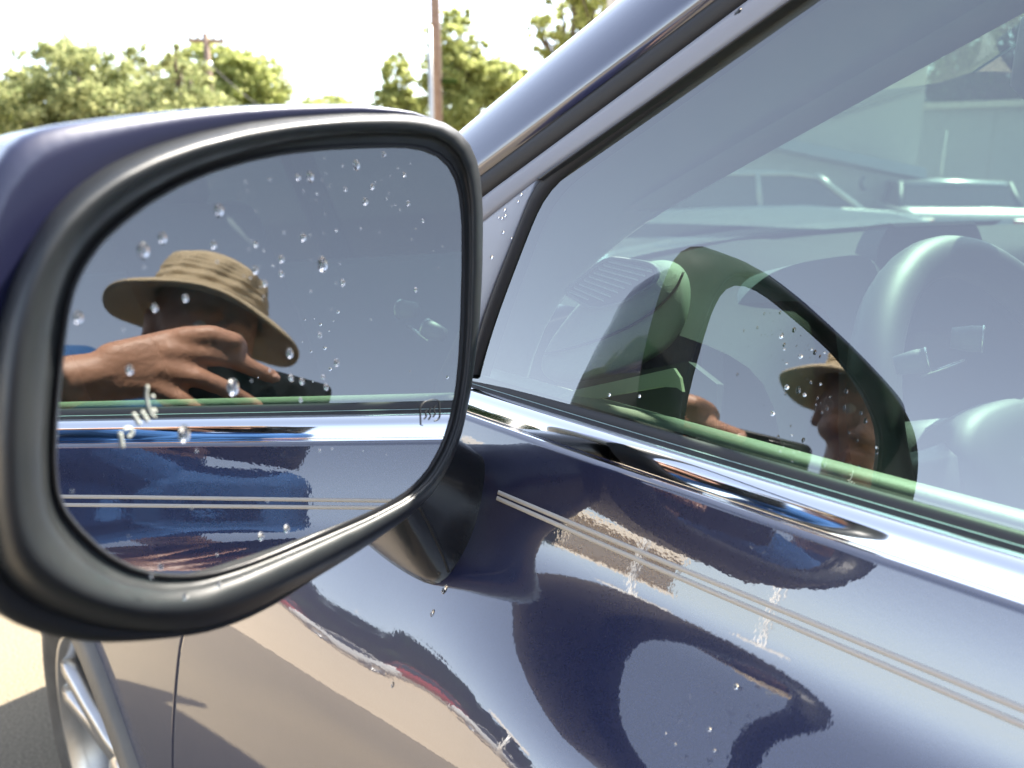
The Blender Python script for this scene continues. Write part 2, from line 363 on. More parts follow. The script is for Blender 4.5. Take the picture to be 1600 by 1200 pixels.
# --- wheel arch trim, wheel ----------------------------------------------
loops = []
for a in np.linspace(R(-14), R(194), 60):
    L = []
    for rr, oy in ((.392, -.05), (.394, .002), (.398, .008), (.43, .010), (.448, .008), (.452, -.002)):
        x = WX + rr * math.cos(a); z = WZ + rr * math.sin(a); L.append(np.array([x, door_y(x, z) + oy, z]))
    loops.append(L)
part(mesh_obj('wheel_arch_trim', *loft(loops, False), 'cladding'), fender)
def lathe_y(prof, n, cx, cz, y0, sgn=1):
    return loft([[np.array([cx + r * math.cos(a), y0 + sgn * y, cz + r * math.sin(a)]) for a in np.linspace(0, 2 * math.pi, n, endpoint=False)] for r, y in prof], True)
def wheel(y, s, ):
    tprof = [(.255, -.20), (.30, -.215), (.335, -.205), (.343, -.17), (.345, -.10), (.343, -.035), (.336, -.012), (.325, -.003), (.31, .002), (.295, .003), (.285, .006), (.278, .002), (.262, -.004), (.252, -.012)]
    o = part(mesh_obj('wheel', *lathe_y(tprof, 72, WX, WZ, y, s), 'tyre'), car)
    rim = part(mesh_obj('rim', *lathe_y([(.256, -.012), (.250, -.002), (.243, -.004), (.236, -.03), (.228, -.12)], 72, WX, WZ, y, s), 'alloy'), o)
    part(mesh_obj('brake_disc', *lathe_y([(.02, -.085), (.16, -.085), (.16, -.10), (.02, -.10)], 48, WX, WZ, y, s), 'brake_dark'), o)
    part(mesh_obj('wheel_well', *lathe_y([(.228, -.12), (.10, -.13), (.0, -.13)], 40, WX, WZ, y, s), 'brake_dark'), o)
    for k in range(5):
        a0 = k * 2 * math.pi / 5 + .35
        for q in (-.13, .13):
            pr = []
            for rr, da, w, yy in ((.03, 0, .026, -.030), (.09, q * .3, .021, -.022), (.16, q * .8, .017, -.014), (.215, q * 1.05, .017, -.008), (.243, q * 1.15, .02, -.006)):
                a = a0 + da; c = np.array([WX + rr * math.cos(a), y + s * yy, WZ + rr * math.sin(a)]); tn = np.array([-math.sin(a), 0, math.cos(a)]); dn = np.array([0, s * 1., 0])
                pr.append([c + tn * w - dn * .03, c + tn * w * .9 - dn * .003, c + tn * w * .5, c - tn * w * .5, c - tn * w * .9 - dn * .003, c - tn * w - dn * .03])
            part(fix_normals(mesh_obj('spoke', *loft(pr, True, True, True), 'alloy')), o)
    part(mesh_obj('hub_cap', *lathe_y([(.055, -.03), (.05, -.018), (.03, -.014), (0, -.013)], 32, WX, WZ, y, s), 'alloy'), o)
    return o
w0 = wheel(WY, 1)
for dx, mir in ((-2.75, 0), (0, 1), (-2.75, 1)):
    c = w0.copy(); col.objects.link(c)
    M = Matrix.Translation((dx, 0, 0))
    if mir: M = M @ Matrix.Translation((0, -1.86, 0)) @ Matrix.Scale(-1, 4, (0, 1, 0))
    c.matrix_world = M @ w0.matrix_world
    for ch in w0.children:
        d = ch.copy(); col.objects.link(d); d.parent = c; d.matrix_parent_inverse = ch.matrix_parent_inverse
part(fix_normals(mesh_obj('wheel_liner', *loft([[np.array([WX + .40 * math.cos(a), y, WZ + .40 * math.sin(a)]) for a in np.linspace(R(-10), R(190), 30)] for y in (.05, -.25)], False), 'trim_dark')), car)

# --- belt moulding and seals ---------------------------------------------
xs_b = np.concatenate([np.linspace(-1.3, .1, 30), np.linspace(.12, .52, 40)])
dyb = lambda x, y, z: plan(x, 0)
chrome_prof = [(-.004, -.0012), (.0002, -.0016), (.0022, -.0010), (.0032, .0004), (.0030, .0018), (.0020, .0028)]
_y, _z = .0022, .0030
for _p in list(np.linspace(13, 20, 10)) + list(np.linspace(27, 66, 9)):     # flat face, then a roll to the top
    chrome_prof.append((_y, _z)); _y -= math.sin(R(_p)) * .0008; _z += math.cos(R(_p)) * .0008
chrome_prof += [(_y - .0006, _z), (-.0122, _z + .0012), (-.0126, _z - .001)]
belt = part(sweep_x(chrome_prof, xs_b, dyb, False, 'chrome', 'belt_moulding'), car); belt['label'] = 'bright chrome belt strip under the window'
part(sweep_x([(-.012, -.004), (-.002, -.003), (.004, -.0035), (.0068, -.006), (.006, -.012)], xs_b, dyb, False, 'rubber', 'belt_gap_seal'), door)
part(sweep_x([(-.0124, _z + .0006), (-.0125, _z + .0011), (-.0128, _z + .0013), (-.0131, _z + .0009), (-.0131, _z)], xs_b, dyb, False, 'glass_edge', 'glass_lip'), door)
part(sweep_x([(-.0130, .0148), (-.0135, .0172), (-.0156, .0196), (-.0176, .0206), (-.0184, .0200), (-.0186, .010)], xs_b, dyb, False, 'seal_grey', 'window_seal'), door)

# --- side window: curved pane on the tilted plane W -----------------------
eS = np.array([1., 0, 0]); eU = np.cross(eS, nW); eU /= np.linalg.norm(eU)
if eU[2] < 0: eU = -eU
def wuv(p): q = p - oW; return np.array([q @ eS, q @ eU])
def wpt(s, t, off=0.0):
    return oW + eS * s + eU * t + nW * (off)
def winpx(px, py, off=0.0): return onplane(px, py, nW, oW + nW * off)
def win_outline():
    pts = [wuv(winpx(*p)) for p in ((738, 590), (752, 545), (775, 480), (800, 415), (825, 350), (843, 308), (852, 296), (870, 281), (930, 238), (1000, 185), (1080, 125), (1160, 67), (1252, 0))]
    d = (pts[-1] - pts[-3]); d /= np.linalg.norm(d)
    top = .49
    p = pts[-1]; ext = []
    while p[1] < top - .02: p = p + d * .03; d = d + np.array([-.0, -.012]); d /= np.linalg.norm(d); ext.append(p.copy())
    pts += ext; pts += [np.array([-.30, top]), np.array([-.55, top])]
    return pts
WO = win_outline()
wl = [np.array([-.55, -.03])] + [np.array([s, -.03]) for s in np.linspace(-.4, WO[0][0] + .01, 12)] + WO
def pane(name, poly, pf, thick, mats, parent):
    n0 = len(poly); V = [pf(s, t, 0) for s, t in poly] + [pf(s, t, -thick) for s, t in poly]
    Fc = [tuple(range(n0)), tuple(range(2 * n0 - 1, n0 - 1, -1))] + [(i, (i + 1) % n0, (i + 1) % n0 + n0, i + n0) for i in range(n0)]
    o = mesh_obj(name, V, Fc, None, None, False, mats, [0, 1] + [2] * n0); return part(fix_normals(o), parent)
wpane = pane('window_glass', wl, wpt, .0045, ['pane_outer', 'pane_inner', 'glass_edge'], car)
wpane['label'] = 'raised driver window reflecting sky and mirror'
# --- front run channel of the window + frame strips -----------------------
def strip(name, a, b, mat, parent, offa=.004, offb=.004, bulge=.003, n=24, ext=0, rows=5, smooth_it=2):
    """a, b: polylines of photo pixels for the two edges of a strip lying along the window plane"""
    A = smooth_open(resample(a, n, False), smooth_it); Bq = smooth_open(resample(b, n, False), smooth_it)
    PA = [winpx(*p, offa) for p in A]; PB = [winpx(*p, offb) for p in Bq]
    if ext:
        for P in (PA, PB):
            d = P[-1] - P[-4]; d = d / np.linalg.norm(d)
            for k in range(14):
                d = d - np.array([0, 0, .006 * k / 2]); d[1] -= .002; d /= np.linalg.norm(d); P.append(P[-1] + d * ext / 14)
    loops = []
    for i in range(rows + 1):
        s = i / rows; loops.append([PA[j] * (1 - s) + PB[j] * s + nW * bulge * math.sin(math.pi * s) for j in range(len(PA))])
    loops = [[p - nW * .012 for p in loops[0]]] + loops + [[p - nW * .012 for p in loops[-1]]]
    return part(fix_normals(mesh_obj(name, *loft(loops, False), mat)), parent)
frame = strip('door_frame', [(700, 352), (760, 303), (800, 274), (1000, 126), (1157, 9)], [(700, 386), (760, 341), (800, 309), (836, 281), (1000, 168), (1237, -2)], 'frame_grey', car, .004, .004, .0015, ext=.55)
strip('window_channel', [(733, 590), (742, 540), (760, 480), (790, 402), (815, 340), (834, 286), (858, 264), (1000, 166), (1236, -2)], [(745, 585), (757, 545), (778, 482), (803, 416), (828, 350), (846, 308), (870, 281), (1000, 186), (1256, -2)], 'rubber', frame, .0035, .001, .002, 40, ext=.55, smooth_it=3)
strip('frame_bead', [(838, 279), (1000, 167), (1237, -3)], [(846, 281), (1000, 172), (1241, 0)], 'satin_black', frame, .006, .006, .001, ext=.5)
strip('pillar_gap_seal', [(690, 316), (757, 268), (800, 236), (1000, 86), (1122, -5)], [(690, 360), (760, 303), (800, 274), (1000, 126), (1157, 9)], 'rubber', frame, .001, .000, .003, ext=.55)
# mirror sail: triangular panel at the foot of the pillar
sail = [(838, 282), (800, 311), (759, 343), (715, 378), (720, 480), (733, 575), (741, 540), (752, 500), (772, 445), (800, 375), (826, 310)]
sp3 = [winpx(*p, .0035) for p in sail]; cs = sum(sp3) / len(sp3)
V = [cs + nW * .0012] + [cs + (p - cs) * .93 + nW * .0008 for p in sp3] + sp3 + [p - nW * .01 for p in sp3]; n0 = len(sp3)
Fc = [(0, 1 + i, 1 + (i + 1) % n0) for i in range(n0)]
for L in (0, 1): Fc += [(1 + L * n0 + i, 1 + L * n0 + n0 + i, 1 + L * n0 + n0 + (i + 1) % n0, 1 + L * n0 + (i + 1) % n0) for i in range(n0)]
part(fix_normals(mesh_obj('mirror_sail', V, Fc, 'sail_grey')), car)
# painted A pillar
pa = [winpx(px, py, .003) for px, py in smooth_open(resample([(640, 356), (757, 267), (800, 235), (1000, 85), (1121, -6)], 24, False), 1)]
pb = [winpx(px, py, -.055) for px, py in smooth_open(resample([(640, 286), (735, 206), (800, 151), (985, 0), (1080, -78)], 24, False), 1)]
for P in (pa, pb):
    d = P[-1] - P[-4]; d /= np.linalg.norm(d)
    for k in range(14): d = d - np.array([0, .002, .004 * k / 2]); d /= np.linalg.norm(d); P.append(P[-1] + d * .045)
loops = []
for i in range(11):
    s = i / 10; up = np.array([.55, .35, .76])
    loops.append([pa[j] * (1 - s) + pb[j] * s + (nW * .014 + up * .006) * math.sin(math.pi * s) ** .8 for j in range(len(pa))])
loops.append([p + np.array([-.008, -.035, -.022]) for p in loops[-1]])
loops = [[p - nW * .012 for p in loops[0]]] + loops
apil = part(fix_normals(mesh_obj('windscreen_pillar', *loft(loops, False), 'navy_pillar')), car)

# --- SIDE MIRROR ----------------------------------------------------------
G = [(630, 230), (660, 234), (690, 247), (708, 270), (717, 300), (722, 350), (722, 420), (720, 500), (717, 560), (712, 610), (703, 655), (690, 695), (668, 735), (640, 765), (600, 790), (560, 808), (500, 833), (440, 858), (390, 877), (340, 892), (300, 898), (250, 897), (205, 885), (165, 862), (130, 830), (105, 800), (92, 770), (88, 720), (90, 660), (95, 600), (101, 540), (108, 490), (118, 450), (135, 415), (160, 380), (195, 348), (235, 318), (280, 292), (330, 270), (390, 252), (450, 240), (510, 234), (570, 231)]
I = [(590, 207), (640, 208), (680, 213), (712, 232), (728, 265), (736, 320), (737, 420), (734, 520), (728, 590), (716, 660), (700, 705), (675, 748), (640, 780), (580, 812), (500, 848), (430, 878), (370, 902), (310, 920), (250, 924), (190, 912), (140, 888), (100, 853), (75, 815), (64, 770), (62, 700), (66, 620), (74, 540), (86, 470), (104, 420), (132, 375), (170, 338), (215, 305), (265, 277), (320, 253), (390, 232), (460, 217), (530, 209)]
O = [(560, 176), (640, 177), (690, 188), (725, 210), (743, 240), (752, 280), (755, 340), (754, 420), (750, 500), (742, 568), (735, 618), (722, 678), (705, 723), (680, 767), (640, 807), (590, 842), (540, 875), (480, 911), (430, 940), (380, 965), (330, 982), (280, 989), (220, 988), (160, 980), (110, 966), (60, 945), (20, 918), (-8, 880), (-22, 800), (-26, 690), (-18, 580), (-2, 500), (20, 435), (46, 380), (78, 332), (118, 292), (168, 258), (230, 230), (300, 209), (380, 192), (450, 183), (500, 179)]
S = [(560, 163), (640, 172), (690, 190), (722, 213), (739, 243), (747, 282), (750, 340), (749, 420), (744, 500), (736, 568), (729, 618), (716, 678), (699, 722), (674, 765), (634, 804), (586, 840), (537, 875), (478, 913), (430, 945), (380, 970), (330, 987), (280, 996), (220, 1002), (150, 1005), (90, 997), (40, 982), (0, 964), (-35, 925), (-62, 860), (-76, 760), (-80, 640), (-74, 500), (-55, 380), (-28, 290), (0, 239), (18, 218), (45, 204), (84, 195), (126, 189), (210, 179), (300, 170), (380, 165), (450, 163)]
NL = 120; CX, CY = 390, 570
def polar(Lp, sm=2):
    P = smooth_closed(resample(Lp, 600), 10); a = np.arctan2(P[:, 1] - CY, P[:, 0] - CX); rr = np.hypot(P[:, 0] - CX, P[:, 1] - CY)
    o = np.argsort(a); a = a[o]; rr = rr[o]; th = np.linspace(-math.pi, math.pi, NL, endpoint=False)
    return np.interp(th, a, rr, period=2 * math.pi), th
TH = polar(G)[1]; rG, rI, rO, rS = (polar(q)[0] for q in (G, I, O, S))
def mloop(rad, dep):
    dep = [(dep if dep < 0 else dep * (.56 - .42 * math.cos(a))) for a in TH]
    return [onplane(CX + rad[i] * math.cos(TH[i]), CY + rad[i] * math.sin(TH[i]), nM, oM + nM * dep[i]) for i in range(NL)]
mirror = None
def crest(s):  # bezel cross-section depth from inner rim (s=0) to outer edge (s=1)
    return .0075 + .0115 * math.sin(math.pi * min(1, s * .80 + .12)) ** .9 - .008 * max(0, s - .6) ** 2 / .16
bl = [mloop(rG + 5, .0005), mloop(rG * .35 + rI * .65, .002), mloop(rI * .98 + rG * .02, .0055)]
for s in np.linspace(0, 1, 12): bl.append(mloop(rI * (1 - s) + rO * s, crest(s)))
bl.append(mloop(rO - 1, -.004)); bl.append(mloop(rO - 5, -.012))
mirror = part(fix_normals(mesh_obj('side_mirror', *loft(bl, True), 'black_plastic')), car)
mirror['label'] = 'black framed side mirror speckled with water drops'
# glass carrier lip
part(fix_normals(mesh_obj('glass_rim', *loft([mloop(rG + 8, .0002), mloop(rG + 7, .0018), mloop(rG + 4, .0022), mloop(rG + 1.0, .0014), mloop(rG - 1, .0002)], True), 'satin_black')), mirror)
# glass: a flat slab
g0 = mloop(rG + 1, 0.0); g1 = mloop(rG + 1, -.003)
V, Fc = loft([g0, g1], True, True, True)
mg = part(fix_normals(mesh_obj('mirror_glass', V, Fc, None, None, False, ['mirror_silver', 'trim_dark'], [1] * NL + [0, 1])), mirror)
# backing plate closing the housing behind the glass
part(fix_normals(mesh_obj('glass_carrier', *loft([mloop(rI - 2, -.006), mloop(rI - 2, -.012)], True, True, True), 'trim_dark', smooth=False)), mirror)
# outer shell
def shell_loops():
    L = [mloop(rO - 3, .003), mloop(rO * .5 + rS * .5 - 1, .0045), mloop(rS * .88 + rO * .12, .003), mloop(rS * .96 + rO * .04, .001), mloop(rS, -.004)]
    base = np.array(L[-1]); cen = base.mean(0)
    ax = -nM
    for dd, sc in ((.017, .995), (.038, .985), (.060, .96), (.078, .925), (.094, .87), (.108, .78), (.120, .64), (.129, .46), (.134, .26), (.136, .1), (.1365, .02)):
        L.append([(cen + (p - cen) * sc) + ax * dd + np.array([0, -.055, -.040]) * (1 - sc) + np.array([.026, -.004, 0]) * min(1, dd / .10) * min(1, max(0, (ZB + .13 - p[2]) / .11)) for p in base])
    return L
SL = shell_loops(); V, Fc = loft(SL, True, False, True)
low = []; up = []
zc = np.mean([p[2] for p in SL[4]])
for q in Fc:
    cz = np.mean([V[i][2] for i in q]); cyy = np.mean([V[i][1] for i in q])
    (low if cz < zc - .012 - .02 * max(0, (cyy - .1)) else up).append(q)
part(fix_normals(mesh_obj('mirror_cap', V, up, 'cap_paint')), mirror)
part(fix_normals(mesh_obj('mirror_lower_shell', V, low, 'black_plastic')), mirror)
# foot on the door
foot = [(757, 712), (758, 742), (751, 790), (739, 832), (721, 870), (703, 898), (684, 917), (660, 908), (632, 893), (602, 872), (575, 850), (545, 822), (540, 770), (570, 730), (640, 700), (725, 694)]
fb = [on_door(*p) for p in smooth_closed(resample(foot, 48), 1)]; fc = sum(fb) / len(fb)
hp = onplane(590, 690, nM, oM - nM * .06)
fl = []
for s, sc, bul in ((0, 1.0, -.006), (.0, 1.0, .0008), (.12, .965, .002), (.35, .86, .004), (.6, .74, .004), (.85, .66, .002), (1.05, .6, 0)):
    cc = fc * (1 - s) + hp * s; fl.append([cc + (p - fc) * sc + np.array([0, bul, 0]) for p in fb])
part(fix_normals(mods(mesh_obj('mirror_foot', *loft(fl, True, False, True), 'foot_gloss'))), mirror)

# seam of the foot's two shells, laid on its surface
from mathutils.bvhtree import BVHTree
_fo = [o for o in mirror.children if o.name.startswith('mirror_foot')][0]
_bv = BVHTree.FromPolygons([v.co for v in _fo.data.vertices], [p.vertices for p in _fo.data.polygons])
def on_foot(px, py):
    h = _bv.ray_cast(Vector(C), Vector(ray(px, py))); return np.array(h[0]) if h[0] is not None else None
for pts, w in (([(655, 792), (668, 815), (682, 845), (694, 873), (701, 893)], .0009),):
    q = [on_foot(*p) for p in resample(pts, 14, False)]; q = [p for p in q if p is not None]
    if len(q) > 3: part(fix_normals(mesh_obj('foot_seam', *tube(q, w, 6), 'trim_dark')), mirror)
# heated-mirror symbol and pale strokes on the glass
def mpx(px, py, d): return onplane(px, py, nM, oM + nM * d)
def gl_stroke(pts, w, d=.00025):
    P = smooth_open(resample(pts, max(8, len(pts) * 4), False), 1); loops = []
    for i in range(len(P)):
        t = P[min(i + 1, len(P) - 1)] - P[max(i - 1, 0)]; t = t / (np.linalg.norm(t) + 1e-9); nn = np.array([-t[1], t[0]]) * w / 2
        loops.append([mpx(*(P[i] + nn), .00005), mpx(*(P[i] + nn), d), mpx(*(P[i] - nn), d), mpx(*(P[i] - nn), .00005)])
    return loft(loops, True, True, True)
ic = [gl_stroke(q, 1.5) for q in ([(658, 664), (657, 636), (664, 628), (680, 624), (687, 626), (688, 652), (684, 657), (679, 658)],
      [(663, 655), (667, 651), (665, 645), (668, 639)], [(670, 656), (674, 650), (671, 644), (674, 636)], [(677, 652), (681, 646), (678, 640), (681, 633)], [(658, 664), (661, 665)])]
part(fix_normals(mesh_obj('heating_symbol', *merge(ic), 'etch', smooth=False)), mirror)
sm = [gl_stroke(q, w) for q, w in (([(231, 602), (229, 618), (232, 634), (237, 648), (244, 652)], 4), ([(239, 640), (243, 645)], 7), ([(238, 618), (240, 622)], 6), ([(209, 646), (214, 656), (219, 664)], 6), ([(222, 643), (227, 652), (232, 659)], 6), ([(188, 676), (190, 688), (192, 700)], 6), ([(194, 672), (203, 668), (209, 676), (201, 684)], 5))]
part(fix_normals(mesh_obj('pale_stroke', *merge(sm), 'pale_mark')), mirror)

# --- windscreen, roof, hood, far side ------------------------------------
YC = -.93                                        # car centre line
def wsx(z, y):                                   # windscreen surface: x as a function of height and width
    q = (y - YC) / .75; return .70 - (z - ZB - .045) / .60 - .17 * q * q
zz = np.linspace(ZB + .02, ZB + .55, 14); yy_ = np.linspace(-.10, 2 * YC + .10, 28)
def ws_edge(z): return -.118 - (z - ZB) * .32
def ws_grid(off):
    return [[np.array([wsx(z, yv) + off * .5, yv, z + off * .85]) for yv in np.linspace(ws_edge(z), 2 * YC - ws_edge(z), 28)] for z in zz]
ga, gb = ws_grid(0), ws_grid(-.005)
n0 = 28; Va, Fa = loft(ga, False); Vb, Fb = loft(gb, False)
V = Va + Vb; Fc = Fa + [tuple(i + len(Va) for i in q[::-1]) for q in Fb]
rim_i = [i for i in range(n0)] + [r * n0 + n0 - 1 for r in range(1, 14)] + [13 * n0 + i for i in range(n0 - 2, -1, -1)] + [r * n0 for r in range(12, 0, -1)]
ed = [(rim_i[i], rim_i[(i + 1) % len(rim_i)], rim_i[(i + 1) % len(rim_i)] + len(Va), rim_i[i] + len(Va)) for i in range(len(rim_i))]
ws = part(fix_normals(mesh_obj('windscreen', V, Fc + ed, None, None, True, ['windshield_outer', 'windshield_inner', 'glass_edge'], [0] * len(Fa) + [1] * len(Fb) + [2] * len(ed))), car)
# roof shell
rl = []
for x in np.linspace(-2.3, -.06, 24):
    h = ZB + .60 - .03 * ((x + .9) / 1.2) ** 2 - (0.10 * max(0, -1.9 - x) / .4); L = []
    for s in np.linspace(-1, 1, 21):
        L.append(np.array([x, YC + .70 * s, h - .055 * s * s - .05 * max(0, abs(s) - .85) / .15]))
    rl.append(L)
part(mods(fix_normals(mesh_obj('roof', *loft(rl, False), 'navy_pillar')), solid=.03), car)
part(fix_normals(mesh_obj('headliner', *loft([[p - np.array([0, 0, .045]) for p in L] for L in rl], False), 'headliner')), car)
# hood
hl = []
for x in np.linspace(.62, 2.12, 26):
    L = []; s0 = (x - .62) / 1.5
    for s in np.linspace(-1, 1, 25):
        z = ZB + .035 - .16 * s0 ** 2 - .06 * s * s - .22 * max(0, s0 - .86) / .14
        L.append(np.array([x - .12 * s * s * s0, YC + (.93 - .012 - .06 * max(0, x - .15) ** 2 * .9) * s, z]))
    hl.append(L)
part(mods(fix_normals(mesh_obj('hood', *loft(hl, False), 'navy_paint')), solid=.02), car)
# front end, floor, far side, tail: simple closing body
part(mods(fix_normals(mesh_obj('front_bumper', *loft([[np.array([2.07 + .10 * (1 - (s * s)) - .08 * abs(zf) , YC + .90 * s, .28 + .26 * (zf + 1)]) for s in np.linspace(-1, 1, 21)] for zf in (-1, -.5, 0, .5, 1.0, 1.25)], False), 'navy_paint')), solid=.03), car)
part(fix_normals(mesh_obj('floor_pan', *box((-.1, YC, .33), (4.0, 1.66, .06)), 'trim_dark', smooth=False)), car)
fs = []
for x in np.linspace(-2.35, 2.05, 30):
    fs.append([np.array([x, 2 * YC - float(np.interp(t, tz, ty)) - plan(x, t), ZB - t]) for t in tz[::8]])
part(fix_normals(mesh_obj('far_side_panel', *loft(fs, False), 'navy_paint')), car)
rq = []
for x in np.linspace(-2.35, -1.63, 8): rq.append([np.array([x, door_y(x, ZB - t), ZB - t]) for t in tz[::8]])
part(fix_normals(mesh_obj('rear_quarter', *loft(rq, False), 'navy_paint')), car)
part(fix_normals(mesh_obj('tailgate', *loft([[np.array([x, YC + s * w, z]) for s in np.linspace(-1, 1, 9)] for x, w, z in ((-2.36, .93, .35), (-2.42, .95, .6), (-2.38, .93, ZB), (-2.25, .78, ZB + .45))], False), 'dark_paint')), car)
# far side greenhouse pillars and rear pillars
def post(name, a, b, w, mat='trim_dark'):
    part(fix_normals(mesh_obj(name, *tube([a, b], w, 8), mat, smooth=False)), car)
post('far_centre_pillar', (-.58, 2 * YC + .02, ZB), (-.68, 2 * YC + .20, ZB + .55), .045)
post('centre_pillar', (-.62, -.055, ZB - .02), (-.70, -.19, ZB + .55), .04)
post('rear_pillar', (-2.2, -.06, ZB - .02), (-2.0, -.24, ZB + .55), .08); post('far_rear_pillar', (-2.2, 2 * YC + .06, ZB - .02), (-2.0, 2 * YC + .24, ZB + .55), .08)
fp = tube([(.44, 2 * YC + .06, ZB + .06), (.24, 2 * YC + .12, ZB + .21), (-.02, 2 * YC + .18, ZB + .38), (-.3, 2 * YC + .22, ZB + .52)], [.05, .045, .04, .04], 10)
part(fix_normals(mesh_obj('far_windscreen_pillar', *fp, 'trim_grey')), car)
# far side windows: dark panes
for x0, x1, x2, x3 in ((-.56, .30, -.18, -.62), (-2.1, -.62, -.70, -1.95)):
    y0, y1 = 2 * YC + .03, 2 * YC + .185; q = [np.array([x0, y0, ZB + .01]), np.array([x1, y0, ZB + .01]), np.array([x2, y1, ZB + .53]), np.array([x3, y1, ZB + .53])]; V = q + [p + np.array([0, .004, 0]) for p in q]
    part(fix_normals(mesh_obj('far_window_glass', V, [(0, 1, 2, 3), (7, 6, 5, 4), (0, 4, 5, 1), (1, 5, 6, 2), (2, 6, 7, 3), (3, 7, 4, 0)], 'privacy_glass', smooth=False)), car)
q = [np.array([-2.39, YC - .75, ZB]), np.array([-2.39, YC + .75, ZB]), np.array([-2.2, YC + .62, ZB + .5]), np.array([-2.2, YC - .62, ZB + .5])]; V = q + [p + np.array([.004, 0, 0]) for p in q]
part(fix_normals(mesh_obj('rear_window_glass', V, [(0, 1, 2, 3), (7, 6, 5, 4), (0, 4, 5, 1), (1, 5, 6, 2), (2, 6, 7, 3), (3, 7, 4, 0)], 'privacy_glass', smooth=False)), car)
q = [wpt(-.66, .02), wpt(-2.0, .02), wpt(-1.95, .49), wpt(-.72, .49)]; V = q + [p - nW * .004 for p in q]
part(fix_normals(mesh_obj('rear_door_glass', V, [(0, 1, 2, 3), (7, 6, 5, 4), (0, 4, 5, 1), (1, 5, 6, 2), (2, 6, 7, 3), (3, 7, 4, 0)], 'privacy_glass', smooth=False)), car)
# far door inner panel with a light sill
part(fix_normals(mesh_obj('far_door_trim', *loft([[np.array([x, 2 * YC + .05 + oy, ZB + oz]) for oy, oz in ((-.03, .01), (.03, .02), (.06, .0), (.08, -.06), (.09, -.4))] for x in np.linspace(-1.6, .5, 12)], False), 'trim_grey')), car)

# --- inside of the driver's door and pillar trim -------------------------
dsl = []
for x in np.concatenate([np.linspace(-.6, .1, 8), np.linspace(.14, .46, 20)]):
    dsl.append([np.array([x, y + plan(x, 0), z + ZB]) for y, z in ((-.0290, -.03), (-.0292, .0150), (-.0300, .0180), (-.0330, .0200), (-.040, .0202), (-.050, .0170), (-.060, .006), (-.066, -.02), (-.070, -.20))])
part(fix_normals(mesh_obj('door_trim', *loft(dsl, False), 'sill_trim')), car)
part(sweep_x([(-.0245, -.02), (-.0245, .013), (-.0262, .0185), (-.0288, .0170), (-.0288, -.02)], np.linspace(-.6, .46, 60), dyb, False, 'rubber', 'inner_window_seal'), door)
# A pillar trim (inside): broad pale panel between frame and windscreen
A = [winpx(*p, -.022) for p in smooth_open(resample([(735, 600), (770, 500), (815, 380), (850, 296), (930, 238), (1080, 125), (1252, 0), (1420, -120)], 30, False), 2)]
Bp = [winpx(*p, -.078) for p in smooth_open(resample([(822, 602), (835, 540), (868, 475), (905, 430), (1005, 348), (1140, 272), (1370, 145), (1610, 15), (1900, -150)], 30, False), 2)]
pl = []
for i in range(9):
    s = i / 8; pl.append([A[j] * (1 - s) + Bp[j] * s + (np.array([-.5, -.5, .3]) * .012) * math.sin(math.pi * s) for j in range(30)])
pl.append([p + np.array([.03, .02, -.005]) for p in pl[-1]])
part(fix_normals(mesh_obj('pillar_trim', *loft(pl, False), 'trim_grey')), car)

# --- dashboard ------------------------------------------------------------
dl = []
for yv in np.linspace(-.15, 2 * YC + .15, 60):
    q = (yv - YC) / .75; xf = .70 - .17 * q * q - .01
    # cluster hood bulge in front of the driver, seen from the window
    hx = math.exp(-((yv + .50) / .175) ** 4); L = []
    for s, (dx, zv) in enumerate(((0, .048), (-.03, .050), (-.08, .049), (-.13, .046), (-.18, .041), (-.22, .034), (-.245, .022), (-.26, -.01), (-.265, -.06), (-.28, -.12), (-.29, -.25))):
        bz = .032 * hx * (1 if 3 <= s <= 6 else .55 if s == 2 else .2 if s == 7 else 0); bx = -.035 * hx * (1 if s >= 5 else .4 if s == 4 else 0)
        L.append(np.array([xf + dx + bx, yv, ZB + zv + bz]))
    dl.append(L)
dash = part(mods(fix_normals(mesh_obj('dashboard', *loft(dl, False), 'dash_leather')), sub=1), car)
dash['label'] = 'grey grained dashboard behind the driver window'
part(fix_normals(mesh_obj('defroster_edge', *loft([[np.array([wsx(ZB + z, yv) - .012, yv, ZB + z]) for z in (.046, .058)] for yv in np.linspace(-.3, -1.55, 30)], False), 'trim_dark')), dash)
# end pod with side vent: an oval leather cushion at the dash corner
pod_px = [(842, 580), (846, 560), (862, 528), (900, 478), (945, 440), (990, 415), (1035, 404), (1062, 410), (1078, 432), (1080, 470), (1070, 510), (1045, 545), (1000, 572), (950, 590), (900, 600), (862, 598)]
nP = np.array([-.42, .80, .43]); nP /= np.linalg.norm(nP); oP = aty(960, 505, -.115)
pp = smooth_closed(resample(pod_px, 64), 3)
def podloop(sc, off, sh=(0, 0)):
    c = pp.mean(0); return [onplane(*(c + (p - c) * sc + np.array(sh)), nP, oP + nP * off) for p in pp]
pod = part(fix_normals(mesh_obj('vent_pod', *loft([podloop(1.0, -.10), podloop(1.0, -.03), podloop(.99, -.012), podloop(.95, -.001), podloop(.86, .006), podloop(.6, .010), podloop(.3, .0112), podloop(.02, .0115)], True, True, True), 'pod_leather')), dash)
def pod_stroke(pts, w, off0, off1):
    P = smooth_open(resample(pts, 24, False), 2); loops = []
    for i in range(len(P)):
        t = P[min(i + 1, len(P) - 1)] - P[max(i - 1, 0)]; t = t / (np.linalg.norm(t) + 1e-9); nn = np.array([-t[1], t[0]]) * w / 2
        loops.append([onplane(*(P[i] + nn * a), nP, oP + nP * b) for a, b in ((1, off0), (1, off1), (-1, off1), (-1, off0))])
    return loft(loops, True, True, True)
